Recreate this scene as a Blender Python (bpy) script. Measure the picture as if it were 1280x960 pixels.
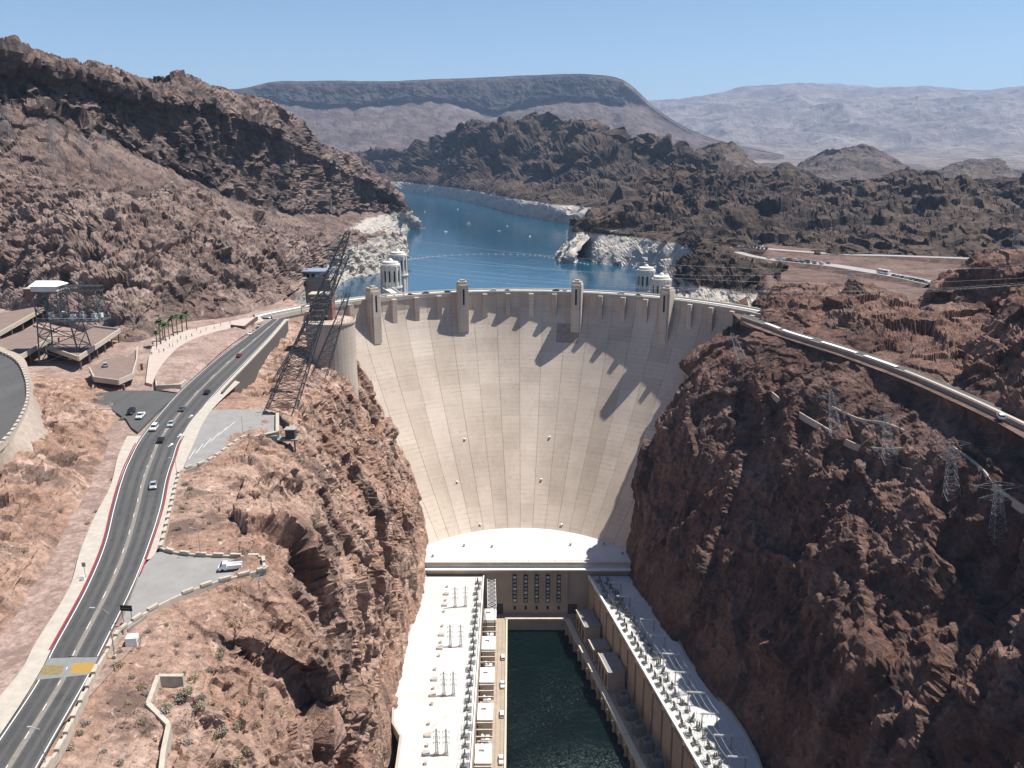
import bpy, math, random
import numpy as np
from mathutils import Vector, Matrix
R = math.radians
random.seed(7)
for o in list(bpy.data.objects): bpy.data.objects.remove(o)
S = bpy.context.scene
COL = S.collection
# ---------------------------------------------------------------- camera
H, PITCH, FPX = 88.0, R(15.4), 1050.0      # camera height above the dam crest (z = 0), tilt, focal length in photo pixels
cam = bpy.data.cameras.new('camera'); camo = bpy.data.objects.new('camera', cam); COL.objects.link(camo)
camo.location = (0, 0, H); camo.rotation_euler = (R(90) - PITCH, 0, 0)
cam.sensor_width = 36; cam.lens = 36 * FPX / 1280; cam.clip_start = 1; cam.clip_end = 90000
S.camera = camo
# ---------------------------------------------------------------- sky and sun
SUN_EL, SUN_AZ = R(64), R(13)               # azimuth measured from +X towards +Y
w = bpy.data.worlds.new('World'); S.world = w; w.use_nodes = True
nt = w.node_tree; nt.nodes.clear()
sky = nt.nodes.new('ShaderNodeTexSky'); sky.sky_type = 'NISHITA'; sky.sun_disc = False
sky.sun_elevation = SUN_EL; sky.sun_rotation = R(90) - SUN_AZ
sky.altitude = 400; sky.air_density = 1.0; sky.dust_density = 0.0; sky.ozone_density = 5.0
bg = nt.nodes.new('ShaderNodeBackground'); bg.inputs[1].default_value = 0.075
wo = nt.nodes.new('ShaderNodeOutputWorld')
nt.links.new(sky.outputs[0], bg.inputs[0]); nt.links.new(bg.outputs[0], wo.inputs[0])
sun = bpy.data.lights.new('sun', 'SUN'); sun.energy = 5.0; sun.angle = R(0.53); sun.color = (1, .955, .89)
suno = bpy.data.objects.new('sun', sun); COL.objects.link(suno)
sd = Vector((math.cos(SUN_EL) * math.cos(SUN_AZ), math.cos(SUN_EL) * math.sin(SUN_AZ), math.sin(SUN_EL)))
suno.rotation_euler = (-sd).to_track_quat('-Z', 'Y').to_euler(); suno.location = (400, 100, 900)
S.view_settings.view_transform = 'Standard'; S.view_settings.look = 'None'
S.view_settings.exposure = 0.7; S.view_settings.gamma = 1.0
S.cycles.volume_bounces = 0
S.render.engine = 'CYCLES'
# ---------------------------------------------------------------- surveying helpers
CP, SP = math.cos(PITCH), math.sin(PITCH)
def ray(u, v):
    a = (u - 640) / FPX; b = (480 - v) / FPX
    return np.array([a, CP + b * SP, -SP + b * CP])
def pz(u, v, z=0.0):                        # where the sight line meets elevation z
    d = ray(u, v); t = (z - H) / d[2]
    return np.array([d[0] * t, d[1] * t, z])
def py(u, v, y):                            # where the sight line meets distance y
    d = ray(u, v); t = y / d[1]
    return np.array([d[0] * t, y, H + d[2] * t])
# ---------------------------------------------------------------- noise
def hsh(ix, iy, iz, s):
    with np.errstate(over='ignore'):
        h = (ix.astype(np.uint32) * np.uint32(374761393) + iy.astype(np.uint32) * np.uint32(668265263)
             + iz.astype(np.uint32) * np.uint32(2147483647) + np.uint32(s * 1274126177 & 0xffffffff))
        h = (h ^ (h >> np.uint32(13))) * np.uint32(1274126177)
        h = (h ^ (h >> np.uint32(16))) * np.uint32(2246822519)
        h = h ^ (h >> np.uint32(13))
    return h.astype(np.float64) / 4294967296.0
def vnoise(p, s):
    i = np.floor(p).astype(np.int64); f = p - i; f = f * f * f * (f * (f * 6 - 15) + 10)
    r = 0
    for dx in (0, 1):
        wx = f[:, 0] if dx else 1 - f[:, 0]
        for dy in (0, 1):
            wy = f[:, 1] if dy else 1 - f[:, 1]
            for dz in (0, 1):
                wz = f[:, 2] if dz else 1 - f[:, 2]
                r = r + wx * wy * wz * hsh(i[:, 0] + dx, i[:, 1] + dy, i[:, 2] + dz, s)
    return r * 2 - 1
def fbm(p, s, o=4, ridged=False):
    r = 0; a = 1; t = 0
    for k in range(o):
        n = vnoise(p + k * 17.3, s + k)
        if ridged: n = 1 - 2 * np.abs(n)
        r = r + a * n; t += a; a *= .5; p = p * 2.03
    return r / t
def facet(p, s):                            # broken-rock blocks: every cell is its own tilted plane
    c = np.floor(p - .5).astype(np.int64); best = np.full(len(p), 9e9); out = np.zeros(len(p))
    for dx in (0, 1):
        for dy in (0, 1):
            for dz in (0, 1):
                ix, iy, iz = c[:, 0] + dx, c[:, 1] + dy, c[:, 2] + dz
                q = np.stack([ix + .2 + .6 * hsh(ix, iy, iz, s), iy + .2 + .6 * hsh(ix, iy, iz, s + 1), iz + .2 + .6 * hsh(ix, iy, iz, s + 2)], 1)
                d = p - q; dd = (d * d).sum(1)
                g = np.stack([hsh(ix, iy, iz, s + 3), hsh(ix, iy, iz, s + 4), hsh(ix, iy, iz, s + 5)], 1) * 2 - 1
                h = (hsh(ix, iy, iz, s + 6) * 2 - 1) * .7 + (g * d).sum(1) * .9
                m = dd < best; best[m] = dd[m]; out[m] = h[m]
    return out
# ---------------------------------------------------------------- control grid -> displaced rock sheet
def cr(P, n, axis):                         # Catmull-Rom along an axis, uniform
    P = np.moveaxis(P, axis, 0); m = len(P)
    t = np.linspace(0, m - 1, n); i = np.clip(t.astype(int), 0, m - 2); f = (t - i).reshape((-1,) + (1,) * (P.ndim - 1))
    a = P[np.clip(i - 1, 0, m - 1)]; b = P[i]; c = P[i + 1]; d = P[np.clip(i + 2, 0, m - 1)]
    k = .5
    m1 = (c - a) * k; m2 = (d - b) * k
    r = (2 * f**3 - 3 * f**2 + 1) * b + (f**3 - 2 * f**2 + f) * m1 + (-2 * f**3 + 3 * f**2) * c + (f**3 - f**2) * m2
    return np.moveaxis(r, 0, axis)
def normals(V):
    du = np.gradient(V, axis=1); dv = np.gradient(V, axis=0)
    n = np.cross(du, dv); n /= np.linalg.norm(n, axis=2, keepdims=True) + 1e-9
    return n
def grid_obj(name, V, mat, smooth=False, flip=False):
    nr, nc = V.shape[:2]
    me = bpy.data.meshes.new(name)
    me.vertices.add(nr * nc); me.vertices.foreach_set('co', V.reshape(-1).astype(np.float32))
    idx = np.arange(nr * nc).reshape(nr, nc)
    q = np.stack([idx[:-1, :-1], idx[:-1, 1:], idx[1:, 1:], idx[1:, :-1]], -1).reshape(-1, 4)
    if flip: q = q[:, ::-1]
    nf = len(q)
    me.loops.add(nf * 4); me.loops.foreach_set('vertex_index', q.reshape(-1).astype(np.int32))
    me.polygons.add(nf); me.polygons.foreach_set('loop_start', np.arange(0, nf * 4, 4, dtype=np.int32))
    me.polygons.foreach_set('loop_total', np.full(nf, 4, dtype=np.int32))
    me.polygons.foreach_set('use_smooth', np.full(nf, smooth, dtype=bool))
    me.update(calc_edges=True); me.validate()
    me.materials.append(mat)
    o = bpy.data.objects.new(name, me); COL.objects.link(o)
    return o
def terrain(name, rows, nr, nc, mat, noise, label=None, cat='terrain', seed=1, flip=False, smooth=False, up=0.0, soft=False):
    """rows: list of rows of (x, y, z, amp). noise: list of (kind, scale, amp[, zscale])"""
    C = np.array(rows, float)
    G = cr(cr(C, nr, 0), nc, 1); V = G[..., :3].copy(); A = np.clip(G[..., 3], 0, 3).reshape(-1)
    for k, n in enumerate(noise):
        kind, sc, am = n[:3]; zs = n[3] if len(n) > 3 else 1.0
        N = normals(V); N = -N if flip else N
        for _ in range(2):                  # displace along eased normals so that broken edges do not throw spikes
            E = np.pad(N, ((2, 2), (2, 2), (0, 0)), mode='edge'); N = (E[2:-2, 2:-2] + E[:-4, 2:-2] + E[4:, 2:-2] + E[2:-2, :-4] + E[2:-2, 4:] + E[1:-3, 1:-3] + E[3:-1, 3:-1]) / 7
        N /= np.linalg.norm(N, axis=2, keepdims=True) + 1e-9
        if up: N = N * (1 - up) + np.array([0, 0, up]); N /= np.linalg.norm(N, axis=2, keepdims=True)
        p = V.reshape(-1, 3) / sc; p[:, 2] *= zs
        if kind != 'fbm':                   # warp so that blocks do not look like a lattice
            p = p + .2 * np.stack([vnoise(p * .7 + 5, seed + 90), vnoise(p * .7 + 9, seed + 91), vnoise(p * .7 + 3, seed + 92)], 1)
        if kind == 'fbm': d = fbm(p, seed + k * 11, 4)
        elif kind == 'ridge': d = fbm(p, seed + k * 11, 4, True)
        elif kind == 'pit':                 # hollows and overhung clefts
            d = -np.clip((fbm(p, seed + k * 11, 3) - .14) * 3.6, 0, 1)
        elif kind == 'facet': d = facet(p, seed + k * 11)
        if soft and kind in ('facet', 'pit') and sc > 8:   # ease the steps so that edges do not follow the mesh rows
            D = d.reshape(V.shape[:2])
            for _ in range(1):
                E = np.pad(D, 1, mode='edge'); D = (E[1:-1, 1:-1] * 2 + E[:-2, 1:-1] + E[2:, 1:-1] + E[1:-1, :-2] + E[1:-1, 2:]) / 6
            d = D.reshape(-1)
        V += (N.reshape(-1, 3) * (d * (A + (n[4] if len(n) > 4 else 0)) * am)[:, None]).reshape(V.shape)
    o = grid_obj(name, V, mat, smooth, flip)
    o['kind'] = 'structure'
    if label: o['label'] = label
    return o
# ---------------------------------------------------------------- mesh builder
class MB:
    def __init__(s): s.v = []; s.f = []
    def add(s, vs, fs):
        b = len(s.v); s.v += [tuple(map(float, p)) for p in vs]; s.f += [tuple(b + i for i in f) for f in fs]; return s
    def box(s, c, d, rz=0.0):
        x, y, z = d[0] / 2, d[1] / 2, d[2] / 2; ca, sa = math.cos(rz), math.sin(rz)
        vs = [(c[0] + a * ca - b * sa, c[1] + a * sa + b * ca, c[2] + e) for e in (-z, z) for a, b in ((-x, -y), (x, -y), (x, y), (-x, y))]
        return s.add(vs, [(3, 2, 1, 0), (4, 5, 6, 7), (0, 1, 5, 4), (1, 2, 6, 5), (2, 3, 7, 6), (3, 0, 4, 7)])
    def bar(s, a, b, r, n=4, r2=None):
        a = Vector(a); b = Vector(b); d = b - a
        if d.length < 1e-6: return s
        q = d.to_track_quat('Z', 'Y'); r2 = r if r2 is None else r2; vs = []
        for p, rr in ((a, r), (b, r2)):
            for k in range(n):
                t = 2 * math.pi * (k + .5) / n; vs.append(p + q @ Vector((rr * math.cos(t), rr * math.sin(t), 0)))
        return s.add(vs, [(k, (k + 1) % n, n + (k + 1) % n, n + k) for k in range(n)] + [tuple(range(n))[::-1], tuple(range(n, 2 * n))])
    def tube(s, pts, r, n=4):
        for a, b in zip(pts[:-1], pts[1:]): s.bar(a, b, r, n)
        return s
    def prism(s, poly, z0, z1):
        n = len(poly)
        if sum(poly[i][0] * poly[(i + 1) % n][1] - poly[(i + 1) % n][0] * poly[i][1] for i in range(n)) < 0: poly = poly[::-1]
        return s.add([(p[0], p[1], z0) for p in poly] + [(p[0], p[1], z1) for p in poly],
                     [tuple(range(n))[::-1], tuple(range(n, 2 * n))] + [(k, (k + 1) % n, n + (k + 1) % n, n + k) for k in range(n)])
    def lathe(s, c, prof, n=20):
        vs = [(c[0] + r * math.cos(2 * math.pi * k / n), c[1] + r * math.sin(2 * math.pi * k / n), c[2] + z) for r, z in prof for k in range(n)]
        fs = [(j * n + k, j * n + (k + 1) % n, (j + 1) * n + (k + 1) % n, (j + 1) * n + k) for j in range(len(prof) - 1) for k in range(n)]
        fs += [tuple(range(n))[::-1], tuple(range((len(prof) - 1) * n, len(prof) * n))]
        return s.add(vs, fs)
    def ribbon(s, L, Rr, zoff=0.0):
        n = len(L); vs = [(p[0], p[1], p[2] + zoff) for p in L] + [(p[0], p[1], p[2] + zoff) for p in Rr]
        return s.add(vs, [(k, n + k, n + k + 1, k + 1) for k in range(n - 1)])
    def wall(s, pts, th, h0, h1):            # wall along a polyline; pts give the ground level
        for a, b in zip(pts[:-1], pts[1:]):
            a = Vector(a); b = Vector(b); d = Vector((b.x - a.x, b.y - a.y, 0)); n = Vector((-d.y, d.x, 0)).normalized() * th / 2
            vs = [a - n + Vector((0, 0, h0)), b - n + Vector((0, 0, h0)), b + n + Vector((0, 0, h0)), a + n + Vector((0, 0, h0)),
                  a - n + Vector((0, 0, h1)), b - n + Vector((0, 0, h1)), b + n + Vector((0, 0, h1)), a + n + Vector((0, 0, h1))]
            s.add(vs, [(3, 2, 1, 0), (4, 5, 6, 7), (0, 1, 5, 4), (1, 2, 6, 5), (2, 3, 7, 6), (3, 0, 4, 7)])
        return s
    def mesh(s, name, mat, smooth=False):
        me = bpy.data.meshes.new(name); me.from_pydata(s.v, [], s.f); me.materials.append(mat)
        if smooth: me.polygons.foreach_set('use_smooth', np.ones(len(me.polygons), dtype=bool))
        me.update(); return me
    def build(s, name, mat, parent=None, world=True, smooth=False):
        if parent is not None and world:
            l = Vector((0, 0, 0)); q = parent
            while q is not None: l = l + q.location; q = q.parent
            s.v = [(a - l[0], b - l[1], c - l[2]) for a, b, c in s.v]
        o = bpy.data.objects.new(name, s.mesh(name, mat, smooth)); COL.objects.link(o)
        if parent is not None: o.parent = parent
        return o
def tag(o, label=None, cat=None, group=None, kind=None):
    for k, x in (('label', label), ('category', cat), ('group', group), ('kind', kind)):
        if x: o[k] = x
    return o
def thing(name, label, cat, loc=(0, 0, 0), rz=0.0, group=None):
    o = bpy.data.objects.new(name, None); COL.objects.link(o); o.empty_display_size = 1
    o.location = tuple(map(float, loc)); o.rotation_euler = (0, 0, rz)
    return tag(o, label, cat, group)
def copy_tree(o, parent=None):
    c = o.copy(); COL.objects.link(c); c.parent = parent
    for ch in o.children: copy_tree(ch, c)
    return c
# ---------------------------------------------------------------- materials
class NT:
    def __init__(s, name):
        s.m = bpy.data.materials.new(name); s.m.use_nodes = True; s.t = s.m.node_tree; s.t.nodes.clear()
        s.out = s.n('ShaderNodeOutputMaterial'); s.b = s.n('ShaderNodeBsdfPrincipled'); s.l(s.b.outputs[0], s.out.inputs[0])
        s.geo = s.n('ShaderNodeNewGeometry'); s.pos = s.geo.outputs['Position']
    def n(s, t, **k):
        x = s.t.nodes.new(t)
        for a, b in k.items(): setattr(x, a, b)
        return x
    def l(s, a, b): s.t.links.new(a, b)
    def noise(s, scale, detail=5, rough=.6, vec=None, dist=0.0):
        x = s.n('ShaderNodeTexNoise'); x.inputs['Scale'].default_value = scale; x.inputs['Detail'].default_value = detail
        x.inputs['Roughness'].default_value = rough; x.inputs['Distortion'].default_value = dist
        s.l(vec if vec else s.pos, x.inputs['Vector']); return x.outputs[0]
    def scaled(s, v, src=None):
        x = s.n('ShaderNodeVectorMath', operation='MULTIPLY'); s.l(src if src else s.pos, x.inputs[0]); x.inputs[1].default_value = v; return x.outputs[0]
    def ramp(s, fac, stops):
        x = s.n('ShaderNodeValToRGB'); e = x.color_ramp.elements
        while len(e) < len(stops): e.new(.5)
        for k, (p, c) in enumerate(stops):
            e[k].position = p; e[k].color = (c, c, c, 1) if not hasattr(c, '__len__') else (*c, 1)
        s.l(fac, x.inputs[0]); return x.outputs[0]
    def mix(s, f, a, b, blend='MIX'):
        x = s.n('ShaderNodeMix', data_type='RGBA', blend_type=blend)
        for val, i in ((f, 0), (a, 6), (b, 7)):
            if hasattr(val, 'is_output'): s.l(val, x.inputs[i])
            elif i == 0: x.inputs[0].default_value = val
            else: x.inputs[i].default_value = (*val, 1) if len(val) == 3 else val
        return x.outputs[2]
    def math(s, op, a, b=None, clamp=False):
        x = s.n('ShaderNodeMath', operation=op, use_clamp=clamp)
        for i, val in enumerate((a, b)):
            if val is None: continue
            if hasattr(val, 'is_output'): s.l(val, x.inputs[i])
            else: x.inputs[i].default_value = val
        return x.outputs[0]
    def z(s):
        x = s.n('ShaderNodeSeparateXYZ'); s.l(s.pos, x.inputs[0]); return x.outputs
    def bump(s, h, dist, strength=1.0):
        x = s.n('ShaderNodeBump'); x.inputs['Strength'].default_value = strength; x.inputs['Distance'].default_value = dist
        s.l(h, x.inputs['Height']); s.l(x.outputs[0], s.b.inputs['Normal']); return x
    def done(s, col=None, rough=.85, metal=0.0, spec=.3):
        if col is not None:
            if hasattr(col, 'is_output'): s.l(col, s.b.inputs['Base Color'])
            else: s.b.inputs['Base Color'].default_value = (*col, 1)
        s.b.inputs['Roughness'].default_value = rough; s.b.inputs['Metallic'].default_value = metal
        s.b.inputs['Specular IOR Level'].default_value = spec
        return s.m
def plain(name, col, rough=.7, metal=0.0, var=.12, scale=.8, spec=.3):
    t = NT(name); n = t.noise(scale, 4)
    a = tuple(c * (1 - var) for c in col); b = tuple(min(1, c * (1 + var)) for c in col)
    return t.done(t.mix(t.ramp(n, [(.3, 0), (.7, 1)]), a, b), rough, metal, spec)
def rock_mat(name, c1, c2, c3, dark, big=.02, grain=.35, ring=None, pale=.25, bumpd=.6, cliff=None):
    t = NT(name)
    a = t.ramp(t.noise(big, 6, .62, dist=.4), [(.32, c1), (.5, c2), (.68, c3)])
    b = t.ramp(t.noise(grain, 6, .7), [(.3, .5), (.7, 1.38)])
    col = t.mix(1.0, a, b, 'MULTIPLY')
    v = t.ramp(t.noise(big * 2.3, 5, .7, vec=t.scaled((1, 1, .35)), dist=.6), [(.51, 0), (.6, .85)])
    col = t.mix(v, col, dark)
    st = t.ramp(t.noise(big * 5, 5, .7, vec=t.scaled((1, 1, .25)), dist=1.2), [(.6, 0), (.68, pale)])
    col = t.mix(st, col, tuple(min(1, 1.6 * x + .06) for x in c3))
    if cliff:                               # steep faces are mixed towards a darker rock colour, broken up by noise
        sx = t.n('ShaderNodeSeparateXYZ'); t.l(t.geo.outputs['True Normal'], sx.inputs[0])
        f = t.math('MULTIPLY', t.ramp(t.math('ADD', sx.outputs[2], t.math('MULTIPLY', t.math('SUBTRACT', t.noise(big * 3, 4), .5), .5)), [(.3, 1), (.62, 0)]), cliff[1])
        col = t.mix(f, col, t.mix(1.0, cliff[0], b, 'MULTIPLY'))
    if ring:
        zz = t.math('ADD', t.z()[2], t.math('MULTIPLY', t.math('SUBTRACT', t.noise(.05, 4), .5), ring[2]))
        f = t.math('MULTIPLY', t.math('SUBTRACT', ring[0], zz), .5, clamp=True)
        pal = t.ramp(t.noise(.05, 6, .65, vec=t.scaled((1, 1, 2.5))), [(.3, tuple(x * .72 for x in ring[1])), (.55, ring[1]), (.8, tuple(min(1, x * 1.15) for x in ring[1]))])
        col = t.mix(f, col, pal)
    h = t.math('ADD', t.noise(grain * .6, 8, .7), t.math('MULTIPLY', t.noise(grain * 4, 4, .7), .35))
    t.bump(h, bumpd * 1.3 / grain, 1.0)
    return t.done(col, .92, 0, .15)
# ================================================================ terrain
LAKE, RING = -36.0, (.46, .415, .365)
rk_near = rock_mat('rock_red_near', (.27, .16, .114), (.37, .235, .175), (.46, .325, .255), (.15, .103, .083), .03, .5, pale=.6, bumpd=.5)
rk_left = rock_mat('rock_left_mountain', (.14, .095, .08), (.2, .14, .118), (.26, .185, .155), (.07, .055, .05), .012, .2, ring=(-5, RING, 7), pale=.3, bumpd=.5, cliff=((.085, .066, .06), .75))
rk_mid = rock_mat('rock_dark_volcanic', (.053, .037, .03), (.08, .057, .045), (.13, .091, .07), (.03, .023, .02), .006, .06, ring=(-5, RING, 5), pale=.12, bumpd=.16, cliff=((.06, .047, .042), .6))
rk_butte = rock_mat('rock_butte', (.1, .075, .062), (.135, .1, .083), (.17, .13, .108), (.055, .043, .038), .004, .04, pale=.1, bumpd=.4)
rk_red = rock_mat('rock_red_hill', (.14, .076, .056), (.195, .112, .085), (.27, .168, .13), (.09, .055, .045), .03, .35, ring=(-5, (.5, .47, .44), 6), pale=.3, bumpd=.5)
rk_wall = rock_mat('rock_right_wall', (.11, .06, .046), (.155, .09, .07), (.23, .148, .12), (.06, .04, .034), .025, .4, pale=.35, bumpd=.5)
rk_mesa = rock_mat('rock_mesa', (.1, .075, .067), (.13, .1, .09), (.165, .13, .116), (.08, .06, .053), .0016, .012, pale=.15, bumpd=.3)
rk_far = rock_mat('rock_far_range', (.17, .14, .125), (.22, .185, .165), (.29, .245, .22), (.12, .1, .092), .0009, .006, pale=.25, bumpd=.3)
rk_lw = rock_mat('rock_left_wall', (.185, .125, .105), (.26, .185, .155), (.34, .255, .215), (.095, .07, .062), .02, .3, ring=(-5, RING, 7), pale=.5, bumpd=.5)
rk_brown = rock_mat('dirt_brown', (.11, .068, .055), (.145, .092, .074), (.19, .128, .104), (.08, .053, .044), .03, .4, ring=(-5, RING, 6), pale=.2, bumpd=.2)
rk_dirt = rock_mat('dirt_pink', (.24, .165, .135), (.3, .215, .18), (.36, .265, .225), (.19, .13, .11), .05, .8, pale=.2, bumpd=.12)
def rowu(us, pts, amp=1.0, mode='y'):
    pts = sorted(pts); pu = [p[0] for p in pts]; out = []
    for u in us:
        v = float(np.interp(u, pu, [p[1] for p in pts])); d = float(np.interp(u, pu, [p[2] for p in pts]))
        p = py(u, v, d) if mode == 'y' else pz(u, v, d)
        out.append((p[0], p[1], p[2], amp))
    return out
def back(row, dy, dz, amp=1.0, z=None): return [(p[0] * (1 + dy / p[1]), p[1] + dy, (p[2] - dz) if z is None else z, amp) for p in row]
# ---- far ranges
us = list(range(-400, 1701, 60))
c = rowu(us, [(-400, 150, 16000), (300, 150, 16000), (760, 141, 16000), (815, 134, 16000), (860, 130, 15500), (900, 121, 15000), (945, 112, 15000), (990, 116, 15000), (1050, 112, 15500), (1110, 118, 15500), (1160, 116, 15000), (1200, 121, 15000), (1240, 115, 14000), (1290, 107, 13500), (1500, 112, 13500), (1700, 130, 13500)], .3)
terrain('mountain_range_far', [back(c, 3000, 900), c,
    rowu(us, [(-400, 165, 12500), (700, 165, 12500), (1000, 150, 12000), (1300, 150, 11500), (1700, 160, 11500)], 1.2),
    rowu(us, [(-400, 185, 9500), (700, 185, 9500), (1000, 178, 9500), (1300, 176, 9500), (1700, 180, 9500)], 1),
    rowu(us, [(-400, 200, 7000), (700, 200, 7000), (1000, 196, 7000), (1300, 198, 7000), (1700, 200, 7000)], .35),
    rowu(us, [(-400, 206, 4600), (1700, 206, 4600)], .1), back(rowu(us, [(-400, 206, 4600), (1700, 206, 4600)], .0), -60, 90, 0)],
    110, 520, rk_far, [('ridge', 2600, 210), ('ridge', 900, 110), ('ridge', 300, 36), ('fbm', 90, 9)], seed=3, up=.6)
# ---- small buttes in front of the range
for nm, pk, seed in (('butte', [(985, 212), (1000, 200), (1030, 184), (1060, 180), (1090, 182), (1120, 197), (1150, 212)], 5),
                     ('butte', [(1170, 214), (1190, 204), (1215, 199), (1250, 202), (1290, 214), (1320, 225)], 6),
                     ('butte', [(850, 195), (875, 178), (905, 170), (925, 176), (945, 196), (985, 216)], 8)):
    us = list(np.linspace(pk[0][0], pk[-1][0], 14)); d0 = {5: 3300, 6: 2900, 8: 2300}[seed]
    c = rowu(us, [(u, v, d0) for u, v in pk])
    lo = rowu(us, [(u, 222, d0 - 500) for u, v in pk], .6)
    mid = rowu(us, [(u, v + (222 - v) * .5, d0 - 260) for u, v in pk], 1)
    o = terrain(nm, [back(c, 700, 150), back(c, 200, 30), c, rowu(us, [(u, v + (222 - v) * .15, d0 - 60) for u, v in pk], 1), mid, lo], 90, 200, rk_butte, [('ridge', 220, 22), ('ridge', 80, 12), ('ridge', 30, 5), ('facet', 20, 2)], seed=seed, up=.3)
# ---- mesa
us = list(range(-260, 981, 40))
c = rowu(us, [(-260, 118, 6500), (300, 112, 6500), (312, 105, 6500), (350, 104, 6500), (420, 103, 6500), (480, 104, 6500), (540, 101, 6600), (600, 100, 6600), (640, 98, 6600), (690, 95, 6500), (735, 95, 6400), (775, 100, 6300), (790, 110, 6250), (812, 131, 6200), (850, 158, 6000), (900, 178, 5800), (980, 196, 5600)], .12)
cb = rowu(us, [(-260, 135, 6380), (300, 122, 6380), (350, 124, 6380), (400, 132, 6380), (470, 130, 6400), (520, 122, 6480), (570, 126, 6480), (620, 139, 6400), (660, 127, 6400), (720, 120, 6320), (770, 130, 6200), (800, 134, 6150), (850, 163, 5900), (900, 181, 5700), (980, 198, 5500)], .5)
terrain('mesa_far', [back(c, 1500, 60, .1), back(c, 200, -8, .1), c, cb,
    rowu(us, [(-260, 165, 5700), (300, 150, 5700), (500, 158, 5700), (640, 156, 5700), (760, 148, 5600), (800, 150, 5600), (850, 172, 5400), (980, 200, 5200)], .8),
    rowu(us, [(-260, 190, 4900), (300, 184, 4900), (500, 184, 4900), (800, 180, 4900), (860, 190, 4900), (980, 203, 4700)], .6),
    rowu(us, [(-260, 205, 3900), (980, 208, 3900)], .3), back(rowu(us, [(-260, 205, 3900), (980, 208, 3900)], 0), -50, 110, 0)],
    100, 480, rk_mesa, [('ridge', 420, 50, .3), ('ridge', 150, 26, .3), ('ridge', 60, 9, .5)], seed=12, up=.15)
# dark cap rock band of the mesa is a harder rock: a thin sheet of cliffs standing in front of the slope
mcap = rock_mat('mesa_caprock', (.05, .04, .038), (.075, .06, .056), (.1, .08, .07), (.035, .03, .03), .004, .02, pale=.05, bumpd=.4)
us2 = [u for u in us if u <= 800] 
c2 = [(p[0] * .996, p[1] - 26, p[2] + 1.5, .25) for p in c[:len(us2)]]
m2 = [((a[0] + b[0]) / 2 * .995, (a[1] + b[1]) / 2 - 45, (a[2] + b[2]) / 2 , .9) for a, b in zip(c[:len(us2)], cb[:len(us2)])]
b2 = [(p[0] * .995, p[1] - 50, p[2], 1) for p in cb[:len(us2)]]
terrain('mesa_caprock', [back(c2, 60, 12, .2), c2, m2, b2, [(p[0], p[1] + 120, p[2] - 30, .4) for p in b2]], 40, 520, mcap, [('ridge', 240, 36, .3), ('ridge', 110, 24, .25), ('facet', 60, 12, 2.5), ('ridge', 40, 9)], seed=15)
# ---- dark hills on the far lake shore
us = list(range(380, 1101, 24))
c = rowu(us, [(380, 186, 3500), (430, 186, 3400), (470, 184, 3300), (510, 178, 3100), (560, 161, 2900), (600, 150, 2800), (640, 152, 2700), (660, 145, 2650), (690, 152, 2500), (720, 158, 2350), (745, 152, 2250), (790, 160, 2150), (830, 167, 2000), (860, 176, 1950), (900, 190, 1900), (960, 212, 1850), (1100, 222, 1800)])
def sh(u): return float(np.interp(u, [380, 440, 500, 560, 600, 640, 690, 740, 780, 840, 1100], [236, 238, 241, 249, 258, 270, 280, 286, 296, 300, 290]))
base = [tuple(pz(u, sh(u), LAKE - 3)) + (.1,) for u in us]
rim = [(b[0] * 1.012, b[1] * 1.012 + 8, -3.0, .12) for b in base]
def lerp(a, b, t, dz=0, amp=1.0): return [tuple(np.array(p[:3]) * (1 - t) + np.array(q[:3]) * t + np.array([0, 0, dz])) + (amp,) for p, q in zip(a, b)]
terrain('hills_far_shore', [back(c, 700, 150), back(c, 120, 12), c, lerp(c, rim, .3, 12, 1.15), lerp(c, rim, .62, 4, 1.2), lerp(c, rim, .88, 4, .3), rim, base, [(b[0], b[1] - 6, LAKE - 30, .1) for b in base]],
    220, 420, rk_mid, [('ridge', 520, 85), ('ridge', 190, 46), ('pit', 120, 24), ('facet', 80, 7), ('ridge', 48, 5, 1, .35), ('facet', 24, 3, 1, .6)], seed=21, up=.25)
# ---- right hills above the lake
us = list(range(716, 1501, 22))
def sr(u): return float(np.interp(u, [716, 724, 735, 760, 790, 850], [318, 322, 331, 336, 340, 352]))
c = rowu(us, [(716, 314, 985), (724, 303, 1010), (740, 280, 1060), (752, 258, 1130), (775, 238, 1230), (800, 216, 1350), (850, 196, 1480), (890, 204, 1450), (940, 207, 1400), (1000, 209, 1400), (1060, 214, 1380), (1120, 208, 1380), (1180, 210, 1350), (1230, 220, 1300), (1290, 228, 1250), (1500, 236, 1200)])
base = []
for u in us:
    if u < 850: base.append(tuple(pz(u, sr(u), LAKE - 4)) + (.12,))
    else:
        v = float(np.interp(u, [850, 900, 960, 1060, 1160, 1280, 1500], [345, 322, 316, 318, 324, 330, 345])); p = py(u, v, 790 - (u - 850) * .15); base.append((p[0], p[1], max(p[2], -1.0), .3))
rim = [((b[0] * 1.035, b[1] * 1.035 + 8, -3.0, .12) if u < 850 else (b[0] * 1.05, b[1] * 1.05, b[2] + 6, .6)) for b, u in zip(base, us)]
tp = lambda row: [(row[0][0] - 9, row[0][1], LAKE - 8, .4)] + [q[:3] + (q[3] * min(1, .25 + max(0, u - 730) / 70),) for q, u in zip(row, us)]
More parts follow.
